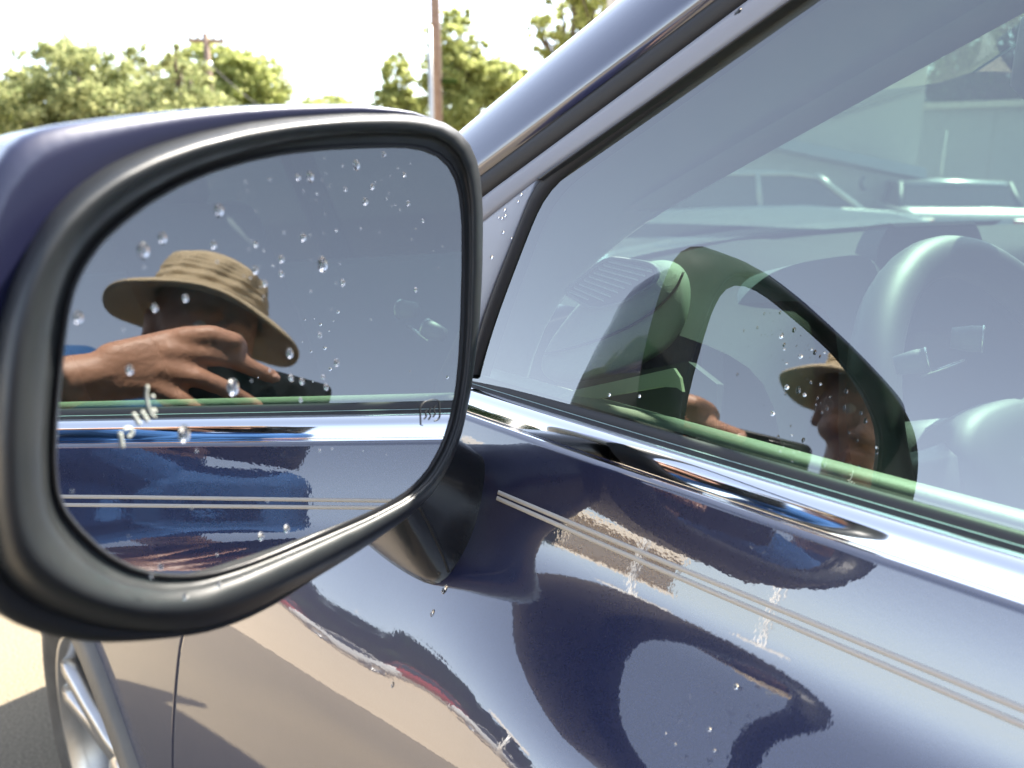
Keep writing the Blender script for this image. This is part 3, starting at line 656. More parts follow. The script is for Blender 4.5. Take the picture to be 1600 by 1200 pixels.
part(fix_normals(mesh_obj('pod_seam', *pod_stroke([(850, 553), (890, 545), (940, 530), (990, 508), (1030, 480), (1058, 450), (1068, 425)], 4, .0, .0125), 'trim_dark')), dash)
# vent recess on top of the pod with slanting louvres
vent_px = [(885, 455), (940, 410), (958, 404), (1012, 412), (1026, 422), (1022, 440), (975, 470), (935, 480), (920, 477)]
vp = smooth_closed(resample(vent_px, 40), 1); vc = vp.mean(0)
def ventloop(sc, off): return [onplane(*(vc + (p - vc) * sc), nP, oP + nP * off) for p in vp]
part(fix_normals(mesh_obj('vent_frame', *loft([ventloop(1.12, .010), ventloop(1.10, .0155), ventloop(1.02, .0165), ventloop(.99, .0125)], True), 'trim_grey')), dash)
part(fix_normals(mesh_obj('vent_recess', *loft([ventloop(1.0, .0118), ventloop(.99, .0122)], True, True, True), 'trim_dark', smooth=False)), dash)
for k in range(9):
    s = k / 8; a = np.array([889, 456]) * (1 - s) + np.array([950, 409]) * s; b = np.array([932, 477]) * (1 - s) + np.array([1018, 425]) * s
    if k in (0,): b = (a + b) / 2 + np.array([8, 2])
    loops = []
    for e in (a, b):
        loops.append([onplane(*(e + np.array(o)), nP, oP + nP * d) for o, d in (((0, -4.5), .0128), ((0, -1.2), .0168), ((1, 1.0), .0168), ((1, -2), .0128))])
    part(fix_normals(mesh_obj('louvre', *loft(loops, True, True, True), 'louvre', smooth=False)), dash)
# dash-end strip, sunlight put into its pale colour, and the dark recess below it
def slab(name, px, n, o, th, mat, parent, smooth=False):
    P = [onplane(*p, n, o) for p in px]; k = len(P); V = P + [p - n * th for p in P]
    Fc = [tuple(range(k)), tuple(range(2 * k - 1, k - 1, -1))] + [(i, (i + 1) % k, (i + 1) % k + k, i + k) for i in range(k)]
    return part(fix_normals(mesh_obj(name, V, Fc, mat, None, smooth)), parent)
nQ = np.array([-.30, .92, .25]); nQ /= np.linalg.norm(nQ); oQ = aty(980, 610, -.098)
slab('dash_end_panel', [(835, 640), (880, 601), (960, 587), (1040, 572), (1075, 565), (1120, 600), (1120, 720), (950, 690)], nQ, oQ, .02, 'trim_dark', dash)
slab('dash_end_strip', [(868, 622), (885, 612), (960, 596), (1030, 580), (1052, 575), (1062, 590), (1066, 612), (1058, 606), (1035, 604), (960, 617), (905, 630)], nQ, aty(980, 610, -.047), .006, 'strip_sunlit', dash)
slab('door_handle_glint', [(968, 652), (985, 646), (996, 647), (995, 653), (980, 657)], nQ, oQ + nQ * .006, .004, 'silver_trim', dash)
# instrument hood face (shaded side towards the window)
nH = np.array([-.80, .55, .22]); nH /= np.linalg.norm(nH); oH = aty(1260, 500, -.34)
hood_px = smooth_closed(resample([(1130, 520), (1150, 475), (1180, 442), (1215, 420), (1260, 408), (1310, 401), (1358, 395), (1372, 415), (1378, 480), (1380, 640), (1380, 900), (1130, 900)], 80), 2)
slab('instrument_hood', [tuple(p) for p in hood_px], nH, oH, .05, 'trim_mid', dash, False)
# centre screen
nS = np.array([-.93, .30, .15]); nS /= np.linalg.norm(nS); oS = aty(1455, 400, -.80)
sc_px = smooth_closed(resample([(1366, 440), (1372, 385), (1386, 356), (1396, 350), (1515, 347), (1527, 352), (1535, 375), (1545, 440), (1552, 520), (1366, 520)], 90), 1)
slab('centre_screen', [tuple(p) for p in sc_px], nS, oS, .035, 'trim_dark', dash)
slab('screen_top_edge', [(1390, 349), (1518, 345), (1526, 350), (1400, 354)], nS, oS + nS * .002, .05, 'sill_trim', dash)

# --- steering wheel -------------------------------------------------------
swn = np.array([-.88, .10, .46]); swn /= np.linalg.norm(swn)
swc = np.array([.165, -.375, ZB - .072]); swR = .178
e1 = np.cross(np.array([0, 0, 1.]), swn); e1 /= np.linalg.norm(e1); e2 = np.cross(swn, e1)
def swp(a, rr=swR, off=0): return swc + e1 * rr * math.cos(a) + e2 * rr * math.sin(a) + swn * off
NR, NS = 96, 16
Vv, Ff = [], []
for i in range(NR):
    a = 2 * math.pi * i / NR; cdir = (swp(a) - swc) / swR
    for j in range(NS):
        b = 2 * math.pi * j / NS; rr = .0168 if abs((i % 24) - 6) > .5 else .0162
        Vv.append(swp(a) + cdir * rr * math.cos(b) + swn * rr * 1.1 * math.sin(b))
for i in range(NR):
    for j in range(NS): Ff.append((i * NS + j, ((i + 1) % NR) * NS + j, ((i + 1) % NR) * NS + (j + 1) % NS, i * NS + (j + 1) % NS))
sw = part(fix_normals(mesh_obj('steering_wheel', Vv, Ff, 'wheel_leather')), car)
hubl = []
for off, sc in ((-.03, .9), (-.005, 1.0), (.010, .98), (.018, .88), (.023, .6), (.025, .05)):
    hubl.append([swc + e1 * .085 * sc * math.copysign(abs(math.cos(a)) ** .7, math.cos(a)) + e2 * (.062 * sc * math.copysign(abs(math.sin(a)) ** .8, math.sin(a)) - .005) + swn * (off - .012) for a in np.linspace(0, 2 * math.pi, 40, endpoint=False)])
part(fix_normals(mesh_obj('airbag_cover', *loft(hubl, True, True, True), 'wheel_leather')), sw)
for a in (R(8), R(172), R(-90)):
    w = .026; L = []
    for rr, ww, oo in ((.06, 1.2, -.004), (.10, 1.0, -.004), (.14, .9, -.002), (.175, 1.0, .0)):
        tn = -e1 * math.sin(a) + e2 * math.cos(a); c = swp(a, rr, oo - .008)
        L.append([c + tn * w * ww + swn * .0, c + tn * w * ww * .6 + swn * .010, c - tn * w * ww * .6 + swn * .010, c - tn * w * ww, c - tn * w * ww * .6 - swn * .010, c + tn * w * ww * .6 - swn * .010])
    part(fix_normals(mods(mesh_obj('spoke', *loft(L, True, True, True), 'trim_dark'))), sw)
# maker's mark on the cover: a small bright ring shape
part(fix_normals(mesh_obj('badge', *tube([swc + swn * .0140 + e1 * .017 * math.cos(a) + e2 * .011 * math.sin(a) for a in np.linspace(0, 2 * math.pi, 22)], .0012, 6), 'silver_trim')), sw)
for s in (-1, 1):
    base = swc - swn * .055 + e1 * s * .03 + e2 * .02; tip = swc - swn * .045 + e1 * s * .155 + e2 * .035
    st = part(fix_normals(mesh_obj('stalk', *tube([base, base * .5 + tip * .5, base * .3 + tip * .7, base * .25 + tip * .75, tip], [.006, .0075, .009, .013, .012], 12), 'trim_dark')), sw)
    part(fix_normals(mesh_obj('stalk_ring', *tube([base * .28 + tip * .72, base * .26 + tip * .74], .0138, 14), 'silver_trim')), st)
for pts, rad, g in ((((1398, 572), (1452, 561)), 17, (1452, 561)), (((1486, 528), (1538, 530)), 18, (1538, 530))):
    a_, b_ = (atdist(*q, .58) for q in pts); kx = .58 / FPX
    st = part(fix_normals(mesh_obj('stalk', *tube([a_, a_ * .4 + b_ * .6, b_], [rad * kx * .8, rad * kx, rad * kx], 14), 'trim_mid')), sw)
    part(fix_normals(mesh_obj('stalk_ring', *tube([a_ * .08 + b_ * .92, a_ * .03 + b_ * .97], rad * kx * 1.07, 16), 'silver_trim')), sw)
part(fix_normals(mesh_obj('column_glint', *tube([atdist(1438, 588, .58), atdist(1508, 563, .58)], .0012, 6), 'silver_trim')), sw)
part(fix_normals(mesh_obj('column_shroud', *tube([swc - swn * .02, swc - swn * .09, swc - swn * .22], [.05, .06, .07], 16), 'trim_dark')), sw)
# inner mirror on the windscreen, seats
imc = atdist(1640, 80, .80)
irl = [[imc + np.array([.02 * k, 0, 0]) + np.array([-.3, .95, 0]) * .11 * sc * math.copysign(abs(math.cos(a)) ** .6, math.cos(a)) + np.array([0, 0, 1.]) * .036 * sc * math.copysign(abs(math.sin(a)) ** .6, math.sin(a)) for a in np.linspace(0, 2 * math.pi, 28, endpoint=False)] for k, sc in ((-.5, .9), (-.3, 1), (.4, 1), (1.2, .6))]
part(fix_normals(mesh_obj('interior_mirror', *loft(irl, True, True, True), 'trim_dark')), car)
def seat(y):
    def rb(c, s, tilt=0):
        v, f = box((0, 0, 0), s); Rm = np.array([[math.cos(tilt), 0, math.sin(tilt)], [0, 1, 0], [-math.sin(tilt), 0, math.cos(tilt)]]); return [Rm @ p + np.array(c) for p in v], f
    o = part(mods(mesh_obj('seat', *rb((-.30, y, .62), (.52, .50, .14), R(-6)), 'seat_cloth', smooth=True), bevel=.05, seg=4), car)
    part(mods(mesh_obj('backrest', *rb((-.66, y, .96), (.15, .48, .66), R(-16)), 'seat_cloth'), bevel=.06, seg=4), o)
    part(mods(mesh_obj('headrest', *rb((-.80, y, 1.36), (.10, .27, .18), R(-10)), 'seat_cloth'), bevel=.04, seg=4), o)
seat(-.52); seat(-1.34)

# ------------------------------------------------------------------ THE PHOTOGRAPHER AND THE PHONE
phone = tag(empty('phone', loc(-.02, .055, -.055)), 'black phone held sideways, its lens turned to the mirror', 'phone')
def rbox_loops(r0, r1, u0, u1, rad, prof):
    """rounded rectangle in the phone plane; prof = [(f, inset)]"""
    L = []
    for fz, ins in prof:
        pts = []
        for (cr, cu, a0) in ((r1 - rad, u1 - rad, 0), (r0 + rad, u1 - rad, 90), (r0 + rad, u0 + rad, 180), (r1 - rad, u0 + rad, 270)):
            for a in np.linspace(a0, a0 + 90, 8): pts.append(loc(fz, cr + (rad - ins) * math.cos(R(a)), cu + (rad - ins) * math.sin(R(a))))
        L.append(pts)
    return L
part(fix_normals(mesh_obj('phone_body', *loft(rbox_loops(-.022, .138, -.053, .022, .009, [(-.0135, .0025), (-.0128, .0006), (-.0115, 0), (-.0065, 0), (-.0052, .0006), (-.0045, .0025)]), True, True, True), 'phone_black')), phone)
part(fix_normals(mesh_obj('screen', *loft(rbox_loops(-.020, .136, -.051, .020, .007, [(-.0137, 0), (-.0140, .0003)]), True, True, True), 'screen_black')), phone)
part(fix_normals(mesh_obj('camera_bump', *loft(rbox_loops(-.018, .030, -.046, .018, .010, [(-.0046, 0), (-.0030, .0004), (-.0025, .0014)]), True, True, True), 'phone_black')), phone)
def disc(fr, c, rad, mat, nm, f0, f1):
    loops = [[loc(ff, c[0] + rr * math.cos(a), c[1] + rr * math.sin(a)) for a in np.linspace(0, 2 * math.pi, 28, endpoint=False)] for ff, rr in ((f0, rad), (f1, rad), (f1 + .0002, rad * .9), (f1 - .0003, rad * .8), (f1 - .0003, .0003))]
    return part(fix_normals(mesh_obj(nm, *loft(loops, True, True, True), mat)), phone)
for c in ((0, 0), (0, -.028), (.020, -.014)): disc(None, c, .0075, 'lens_glass', 'lens', -.0026, -.0015)

# capsules -> one continuous body
caps = []      # (p0, r0, p1, r1, material)
def cap(p0, r0, p1, r1, m): caps.append((np.array(p0, float), r0, np.array(p1, float), r1, m))
def chain(pts, m):
    for (p, r0), (q, r1) in zip(pts[:-1], pts[1:]): cap(p, r0, q, r1, m)
fh = np.array([f_[0], f_[1], 0]); fh /= np.linalg.norm(fh); rh = np.array([r_[0], r_[1], 0]); rh /= np.linalg.norm(rh); zz_ = np.array([0, 0, 1.])
H = loc(-.57, .02, .112)                       # head centre
def hp_(a, b, c): # head frame: forward a, right b, up c (head tipped down and turned a little to the lens)
    hf = f_ * .98 - r_ * .12; hf /= np.linalg.norm(hf); hr = r_ + f_ * .12; hr /= np.linalg.norm(hr); hu = np.cross(hr, hf); return H + hf * a + hr * b + hu * c
SK, SH, TR, SO = 0, 1, 2, 3
# hand: fingers of unequal length round the back of the phone
chain([(loc(.010, .152, .026), .0125), (loc(.024, .128, .036), .0108), (loc(.026, .104, .036), .0102), (loc(.010, .094, .034), .0092), (loc(-.006, .092, .028), .0085)], SK)          # index, folded over the edge
chain([(loc(.012, .158, .010), .0125), (loc(.021, .122, .017), .0105), (loc(.019, .098, .018), .0100), (loc(.012, .072, .015), .0090), (loc(.0065, .052, .013), .0082)], SK)         # middle, towards the lens
chain([(loc(.012, .160, -.009), .0120), (loc(.023, .128, -.009), .0103), (loc(.021, .103, -.012), .0096), (loc(.013, .078, -.018), .0088), (loc(.0065, .060, -.022), .0080)], SK)    # ring
chain([(loc(.008, .162, -.027), .0110), (loc(.019, .138, -.034), .0092), (loc(.017, .118, -.040), .0085), (loc(.011, .100, -.045), .0078), (loc(.006, .088, -.048), .0072)], SK)      # little
chain([(loc(-.020, .182, -.022), .0150), (loc(-.030, .160, -.006), .0125), (loc(-.027, .137, .004), .0110), (loc(-.0235, .118, .006), .0095)], SK)                                   # thumb on the screen side
for a, b in (((.004, .158, .020), (-.006, .205, -.010)), ((.006, .162, .006), (-.006, .21, -.02)), ((.006, .164, -.010), (-.008, .21, -.03)), ((.003, .164, -.024), (-.010, .212, -.038)), ((-.014, .180, -.022), (-.012, .215, -.030))):
    cap(loc(*a), .0145, loc(*b), .0175, SK)
wrist = loc(-.014, .236, -.040); elbow = loc(-.135, .425, -.195); sho = H + rh * .172 - zz_ * .152 + fh * .035
cap(loc(-.008, .205, -.024), .022, wrist, .025, SK); cap(wrist, .0255, (wrist * .45 + elbow * .55), .040, SK); cap(wrist * .45 + elbow * .55, .040, elbow, .043, SK)
cap(elbow, .044, elbow * .5 + sho * .5, .050, SK); cap(elbow * .55 + sho * .45, .056, sho, .068, SH)
# head and face
cap(hp_(-.015, 0, .025), .088, hp_(-.01, 0, .045), .086, SK); cap(hp_(.01, 0, -.02), .076, hp_(.02, 0, -.075), .052, SK); cap(hp_(.035, 0, -.085), .038, hp_(.055, 0, -.100), .022, SK)
cap(hp_(.085, 0, .012), .010, hp_(.108, 0, -.030), .014, SK); cap(hp_(.106, 0, -.032), .013, hp_(.09, 0, -.036), .012, SK)
for s in (-1, 1):
    cap(hp_(.098, s * .014, -.036), .009, hp_(.088, s * .017, -.036), .008, SK)
    cap(hp_(.070, s * .018, .026), .014, hp_(.058, s * .045, .022), .013, SK); cap(hp_(.055, s * .045, -.022), .022, hp_(.03, s * .055, -.03), .024, SK)
    cap(hp_(-.01, s * .078, .012), .011, hp_(-.012, s * .086, -.022), .010, SK); cap(hp_(-.022, s * .088, .015), .009, hp_(-.018, s * .085, -.02), .008, SK)
cap(hp_(.082, -.018, -.066), .0075, hp_(.082, .018, -.066), .0075, SK); cap(hp_(.078, -.016, -.079), .0085, hp_(.078, .016, -.079), .0085, SK)
nb = H - fh * .055 - zz_ * .19
cap(hp_(-.03, 0, -.04), .062, nb, .062, SK)
# torso, left arm hanging, legs to the ground
chest = H - fh * .08 - zz_ * .36; waist = H - fh * .13 - zz_ * .62; hip = H - fh * .16 - zz_ * .78
shl = sho - rh * .36 - zz_ * .06 - fh * .05
cap(nb + zz_ * .03, .070, nb - zz_ * .05, .085, SH); cap(sho, .066, nb - zz_ * .04, .075, SH); cap(shl, .066, nb - zz_ * .04, .075, SH)
for s in (-1, 1):
    cap(chest + rh * s * .10 + zz_ * .04, .115, waist + rh * s * .085, .105, SH); cap(waist + rh * s * .085, .107, hip + rh * s * .085 + zz_ * .03, .112, SH)
    kn = hip + rh * s * .10 - zz_ * (hip[2] - .47) + fh * .04; an = np.array([kn[0], kn[1], .09]) - fh * .05
    cap(hip + rh * s * .088, .108, kn, .064, TR); cap(kn, .064, an, .048, TR); cap(an - zz_ * .02, .045, an - zz_ * .045 + fh * .15, .038, SO)
    cap(an - zz_ * .045 - fh * .03, .042, an - zz_ * .05 + fh * .05, .040, SO)
le = shl - zz_ * .29 - fh * .02 - rh * .03; lw = le - zz_ * .20 + fh * .13
cap(shl, .066, shl * .5 + le * .5, .056, SH); cap(shl * .55 + le * .45, .049, le, .043, SK); cap(le, .042, lw, .026, SK)
cap(lw, .028, lw + fh * .05 - zz_ * .06, .032, SK)
for q in range(4): cap(lw + fh * (.045 + .012 * q) - zz_ * .085, .011, lw + fh * (.06 + .012 * q) - zz_ * (.155 + (.012 if q in (1, 2) else 0)), .0085, SK)
cap(lw + fh * .05 - zz_ * .04 - rh * -.02, .013, lw + fh * .085 - zz_ * .10 - rh * -.03, .009, SK)
def cap_mesh(p0, r0, p1, r1, n=14, m=5):
    ax = p1 - p0; L = np.linalg.norm(ax); t = ax / (L + 1e-9); a, b = frame_of(t); loops = []
    for k in range(m + 1):
        q = -math.pi / 2 + (math.pi / 2) * k / m * .999 + .001; loops.append([p0 + t * r0 * math.sin(q) + (a * math.cos(w) + b * math.sin(w)) * r0 * math.cos(q) for w in np.linspace(0, 2 * math.pi, n, endpoint=False)])
    for k in range(m + 1):
        q = (math.pi / 2) * k / m * .999; loops.append([p1 + t * r1 * math.sin(q) + (a * math.cos(w) + b * math.sin(w)) * r1 * math.cos(q) for w in np.linspace(0, 2 * math.pi, n, endpoint=False)])
    return loft(loops, True, True, True)
tmp = fix_normals(mesh_obj('tmp_body', *merge([cap_mesh(*c[:4]) for c in caps]), 'skin'))
rm = tmp.modifiers.new('r', 'REMESH'); rm.mode = 'VOXEL'; rm.voxel_size = .0042
smo = tmp.modifiers.new('s', 'SMOOTH'); smo.factor = .5; smo.iterations = 3
bpy.context.view_layer.update(); dg = bpy.context.evaluated_depsgraph_get()
bme = bpy.data.meshes.new_from_object(tmp.evaluated_get(dg)); bpy.data.objects.remove(tmp)
bme.name = 'person'; bme.materials.clear()
for mm in ('skin', 'shirt', 'trousers', 'shoe'): bme.materials.append(MATS[mm])
nf = len(bme.polygons); ctr = np.empty(nf * 3); bme.polygons.foreach_get('center', ctr); ctr = ctr.reshape(-1, 3)
best = np.full(nf, 1e9); mi = np.zeros(nf, int)
for p0, r0, p1, r1, mm in caps:
    ax = p1 - p0; L2 = ax @ ax + 1e-12; s = np.clip((ctr - p0) @ ax / L2, 0, 1); d = np.linalg.norm(ctr - p0 - s[:, None] * ax, axis=1) - (r0 + (r1 - r0) * s)
    w = d < best; best[w] = d[w]; mi[w] = mm
bme.polygons.foreach_set('material_index', mi.astype(np.int32)); bme.polygons.foreach_set('use_smooth', np.ones(nf, bool)); bme.update()
person = bpy.data.objects.new('person', bme); col.objects.link(person)
tag(person, 'person in blue shirt and brown sun hat taking the picture with a phone', 'person')
# nails and eyes
for base, tip, rad in (((.012, .072, .015), (.0065, .052, .013), .0082), ((.013, .078, -.018), (.0065, .060, -.022), .0080)):
    a = loc(*base); b = loc(*tip); d = (b - a) / np.linalg.norm(b - a); up = f_ - d * (f_ @ d); up /= np.linalg.norm(up); sd_ = np.cross(d, up)
    lp = [[b + d * (.001 + .0055 * math.cos(q) * sc) + sd_ * .0048 * math.sin(q) * sc + up * (rad * .90 + hh - .0025 * (math.sin(q) * sc) ** 2) for q in np.linspace(0, 2 * math.pi, 16, endpoint=False)] for sc, hh in ((1, -.0014), (.96, .0), (.5, .0006), (.03, .0008))]
    part(fix_normals(mesh_obj('fingernail', *loft(lp, True, False, True), 'nail')), person)
for s in (-1, 1):
    c = hp_(.066, s * .031, .004); loops = [[c + np.array([math.cos(a) * math.sin(b), math.sin(a) * math.sin(b), math.cos(b)]) * .0125 for a in np.linspace(0, 2 * math.pi, 14, endpoint=False)] for b in np.linspace(.05, math.pi - .05, 8)]
    part(fix_normals(mesh_obj('eye', *loft(loops, True, True, True), 'eye_white')), person)
# hat: soft crown with a wide brim, tipped forward
hl = []
prof = [(.000, .118), (.030, .117), (.060, .111), (.080, .100), (.091, .082), (.0965, .060), (.099, .035), (.101, .012), (.104, .002), (.125, -.006), (.145, -.012), (.162, -.021), (.172, -.028), (.174, -.031), (.171, -.0335), (.157, -.026), (.138, -.017), (.115, -.010), (.099, -.006), (.096, .010), (.095, .06)]
prof = [(q * .94, h) for q, h in prof]
_cr = [p for p in prof[:9]]; _hh = np.linspace(.094, .004, 26); _rr = np.interp(_hh, [h for r0, h in _cr][::-1], [r0 for r0, h in _cr][::-1])
prof = prof[:3] + [(q + .0012 * math.sin(h * 430 + 2 * math.sin(h * 90)), h) for q, h in zip(_rr, _hh)] + prof[9:]      # sewn ribs round the crown
for rr, h in prof:
    L = []
    for a in np.linspace(0, 2 * math.pi, 72, endpoint=False):
        wv = (.012 * math.sin(2 * a + .6) + .005 * math.sin(5 * a)) * max(0, rr - .105) / .08
        cr = .0022 * math.sin(11 * a + h * 60) * (1 if .02 < h < .11 else 0)
        fa = 1.06 if rr > .0 else 1; L.append(hp_((rr + cr) * math.cos(a) * 1.07 - .012, (rr + cr) * math.sin(a), .050 + h * (.70 if h > 0 else 1) + wv + .12 * rr * math.cos(a) + .11 * rr * math.sin(a)))
    hl.append(L)
part(fix_normals(mesh_obj('hat', *loft(hl, True, True, False), 'hat_cloth')), person)

# ------------------------------------------------------------------ water drops
def drop_bm(p, n, rad, el=1.0, h=.5):
    a, b = frame_of(n); dn = np.array([0, 0, -1.]); dn = dn - n * (dn @ n); dn /= np.linalg.norm(dn); sd_ = np.cross(n, dn); L = []
    for q in (0.02, .35, .7, 1.0, 1.3, 1.55):
        rr = math.sin(q); hh = math.cos(q); L.append([p + (sd_ * math.cos(w) * rr + dn * (math.sin(w) * rr * el + (.25 * (el - 1)) * (1 - rr))) * rad + n * rad * h * hh for w in np.linspace(0, 2 * math.pi, 14, endpoint=False)])
    L.append([p + (q2 - p) * 1.0 - n * .00005 for q2 in L[-1]])
    return loft(L, True, True, True)
m, n, out = newmat('water'); gs = n.nodes.new('ShaderNodeBsdfGlass'); gs.inputs['IOR'].default_value = 1.33; gs.inputs['Roughness'].default_value = 0; n.links.new(gs.outputs[0], out.inputs[0]); MATS['water'] = m
def drop(px, py, n, p, size, label, group, el=1.2, h=.55):
    k = np.linalg.norm(p - C) / FPX; o = fix_normals(mesh_obj('water_drop', *drop_bm(p, n, size / 2 * k, el, h), 'water')); tag(o, label, 'water drop', group); return o
for px, py, s in ((342, 329, 15), (254, 372, 13), (224, 392, 18), (557, 258, 12), (485, 276, 12), (466, 277, 8), (600, 241, 7), (504, 413, 18), (399, 422, 10), (440, 405, 9), (440, 428, 7), (453, 552, 12), (500, 524, 6), (364, 605, 20), (288, 678, 20), (122, 496, 14), (408, 838, 10), (448, 826, 10), (571, 315, 9), (540, 296, 5), (582, 292, 7), (650, 453, 6), (536, 442, 8), (400, 382, 7), (414, 443, 8), (474, 371, 10), (334, 383, 9), (242, 481, 9), (290, 466, 9), (203, 578, 11), (526, 567, 9), (632, 273, 6), (638, 318, 6), (661, 345, 5), (455, 590, 8), (472, 596, 8), (510, 605, 8), (505, 590, 6), (470, 625, 6)):
    own = {(364, 605): 'big teardrop on the mirror glass over the reflected fingers', (288, 678): 'big teardrop on the mirror glass over the reflected chrome strip', (504, 413): 'large bright drop on the mirror glass, beside the crown of the reflected hat',
           (224, 392): 'round drop above the reflected hat brim, larger of a pair on the mirror glass', (254, 372): 'drop above the reflected hat brim, smaller of a pair on the mirror glass', (342, 329): 'lone drop on the mirror glass high above the reflected hat crown',
           (122, 496): 'soft drop between the reflected hat brim and the mirror frame', (408, 838): 'drop on the mirror glass below the reflected pinstripes', (448, 826): 'drop on the mirror glass below the reflected pinstripes'}
    drop(px, py, nM, mpx(px, py, .0001), s, own.get((px, py), 'small clear water drop clinging to the side mirror glass'), 'water drops on the mirror glass', 1.35)
for px, py, s in ((290, 932, 9), (343, 913, 8), (237, 900, 6)):
    drop(px, py, nM, mpx(px, py, .014), s, 'bright bead of water on the lower black mirror frame', 'beads on the mirror frame', 1.3)
vs = []
for k in range(70):
    while True:
        px, py = (rng.uniform(380, 720), rng.uniform(240, 470)) if rng.random() < .7 else (rng.uniform(110, 715), rng.uniform(250, 880))
        a = math.atan2(py - CY, px - CX)
        if math.hypot(px - CX, py - CY) < np.interp(a, TH, rG) - 8: break
    vs.append(drop_bm(mpx(px, py, .0001), nM, rng.uniform(.6, 1.5) * .28e-3, rng.uniform(1, 1.4), .5))
sp_ = fix_normals(mesh_obj('water_specks', *merge(vs), 'water')); sp_['kind'] = 'stuff'; sp_['label'] = 'fine spray of tiny specks on the mirror glass'
def door_n(p): e = .004; s = (door_y(p[0], p[2] + e) - door_y(p[0], p[2] - e)) / (2 * e); v = np.array([0, 1, -s]); return v / np.linalg.norm(v)
for px, py, s, el in ((695, 921, 9, 1.7), (676, 958, 7, 1.7), (614, 1070, 6, 1.5), (1150, 1073, 7, 1.3), (1108, 1140, 6, 1.2), (1055, 1163, 4, 1), (1116, 1173, 4, 1.3), (1040, 1146, 3, 1.2)):
    p = on_door(px, py); drop(px, py, door_n(p), p + door_n(p) * .0001, s, 'small water bead on the navy door panel', 'beads on the door', el)
for px, py, s in ((814, 304, 5), (809, 315, 4), (788, 328, 5), (784, 341, 5), (789, 337, 5), (779, 340, 3), (786, 363, 5), (768, 402, 6), (799, 372, 3), (1155, 17, 8), (1150, 21, 5)):
    drop(px, py, nW, winpx(px, py, .0048), s, 'small water bead on the grey trim beside the window', 'beads on the window trim', 1.1)
for px, py, s in ((1220, 526, 6), (1251, 557, 6), (1229, 605, 7), (1225, 546, 3), (1207, 646, 7), (1257, 617, 5), (1268, 546, 3), (1288, 551, 3), (1229, 568, 3), (1282, 600, 3), (999, 619, 5), (952, 617, 5), (1237, 680, 3), (1369, 699, 3)):
    drop(px, py, nW, winpx(px, py, .0002), s, 'small water bead on the driver window glass', 'beads on the window glass', 1.1, .45)

# ------------------------------------------------------------------ BACKGROUND
def leaves(cl, nl, size, mat, name, parent, flat=.0):
    """cl: list of (centre, radii); many leaf quads in uneven clumps"""
    cl = [(np.array(c, float), np.array(rr, float)) for c, rr in cl]; vol = np.array([rr.prod() ** .75 for c, rr in cl]); vol /= vol.sum()
    Vs = []
    for (c, rr), w in zip(cl, vol):
        n0 = max(30, int(nl * w)); nc = max(8, n0 // 42)
        d = rng.normal(size=(nc, 3)); d /= np.linalg.norm(d, axis=1)[:, None]; d *= rng.uniform(.35, 1.05, (nc, 1)) ** .6
        cc = c + d * rr; cr = rng.uniform(.12, .30, nc) * rr.mean()
        k = rng.integers(0, nc, n0); q = rng.normal(size=(n0, 3)) * .5; p = cc[k] + q * cr[k][:, None] * np.array([1, 1, .75])
        a = rng.normal(size=(n0, 3)); a /= np.linalg.norm(a, axis=1)[:, None]; b = rng.normal(size=(n0, 3)); b = np.cross(a, b); b /= np.linalg.norm(b, axis=1)[:, None]
        s = (size * rng.uniform(.6, 1.4, n0))[:, None]
        Vs.append(np.stack([p - a * s, p - b * s * .45, p + a * s, p + b * s * .45], 1).reshape(-1, 3))
    Vv = np.concatenate(Vs); nq = len(Vv) // 4
    me = bpy.data.meshes.new(name); me.vertices.add(len(Vv)); me.vertices.foreach_set('co', Vv.ravel()); me.loops.add(nq * 4); me.loops.foreach_set('vertex_index', np.arange(nq * 4, dtype=np.int32))
    me.polygons.add(nq); me.polygons.foreach_set('loop_start', np.arange(0, nq * 4, 4, dtype=np.int32)); me.materials.append(MATS[mat]); me.update(calc_edges=True)
    o = bpy.data.objects.new(name, me); col.objects.link(o); return part(o, parent)
def tree(base, h, cl, nl, mat, label, size=.16, group='trees beyond the lot', trunk_r=.22):
    base = np.array(base, float); t = tag(empty('tree', base), label, 'tree', group); ps = []
    top = base + np.array([rng.uniform(-.3, .3), rng.uniform(-.3, .3), h * .8]); path = [base + (top - base) * s + np.array([.15 * math.sin(5 * s), .12 * math.cos(4 * s) - .12, 0]) for s in np.linspace(0, 1, 8)]
    ps.append(tube(path, list(np.linspace(trunk_r, trunk_r * .25, 8)), 9))
    for c, rr in cl:
        c = np.array(c, float); s = np.clip((c[2] - base[2]) / (h * .8) * .55, .15, .9); a = base + (top - base) * s; mid = a * .5 + c * .5 + np.array([0, 0, .25])
        ps.append(tube([a, mid, c, c + (c - mid) * .6], [trunk_r * .5, trunk_r * .32, trunk_r * .18, trunk_r * .07], 6))
        for q in range(3):
            e = c + rng.normal(size=3) * rr * .55; ps.append(tube([mid, c * .4 + e * .6, e], [trunk_r * .22, trunk_r * .13, trunk_r * .05], 5))
    part(mesh_obj('trunk', *merge(ps), 'bark'), t); leaves(cl, nl, size, mat, 'crown', t); return t
def bgpt(px, py, dist): return atdist(px, py, dist)
def px_tree(specs, dist, nl, mat, label, size=.16, **k):
    """specs: crown lumps as photo pixels (x, y, half width, half height)"""
    cl = []
    for x, y, hw, hh in specs:
        c = bgpt(x, y, dist + rng.uniform(-1, 1)); s = dist / FPX; cl.append((c, (hw * s, hw * s, hh * s)))
    cx = np.mean([s[0] for s in specs]); b = bgpt(cx, 264, dist); h = max(c[2] + rr[2] for c, rr in cl)
    return tree((b[0], b[1], 0), h, cl, nl, mat, label, size, **k)
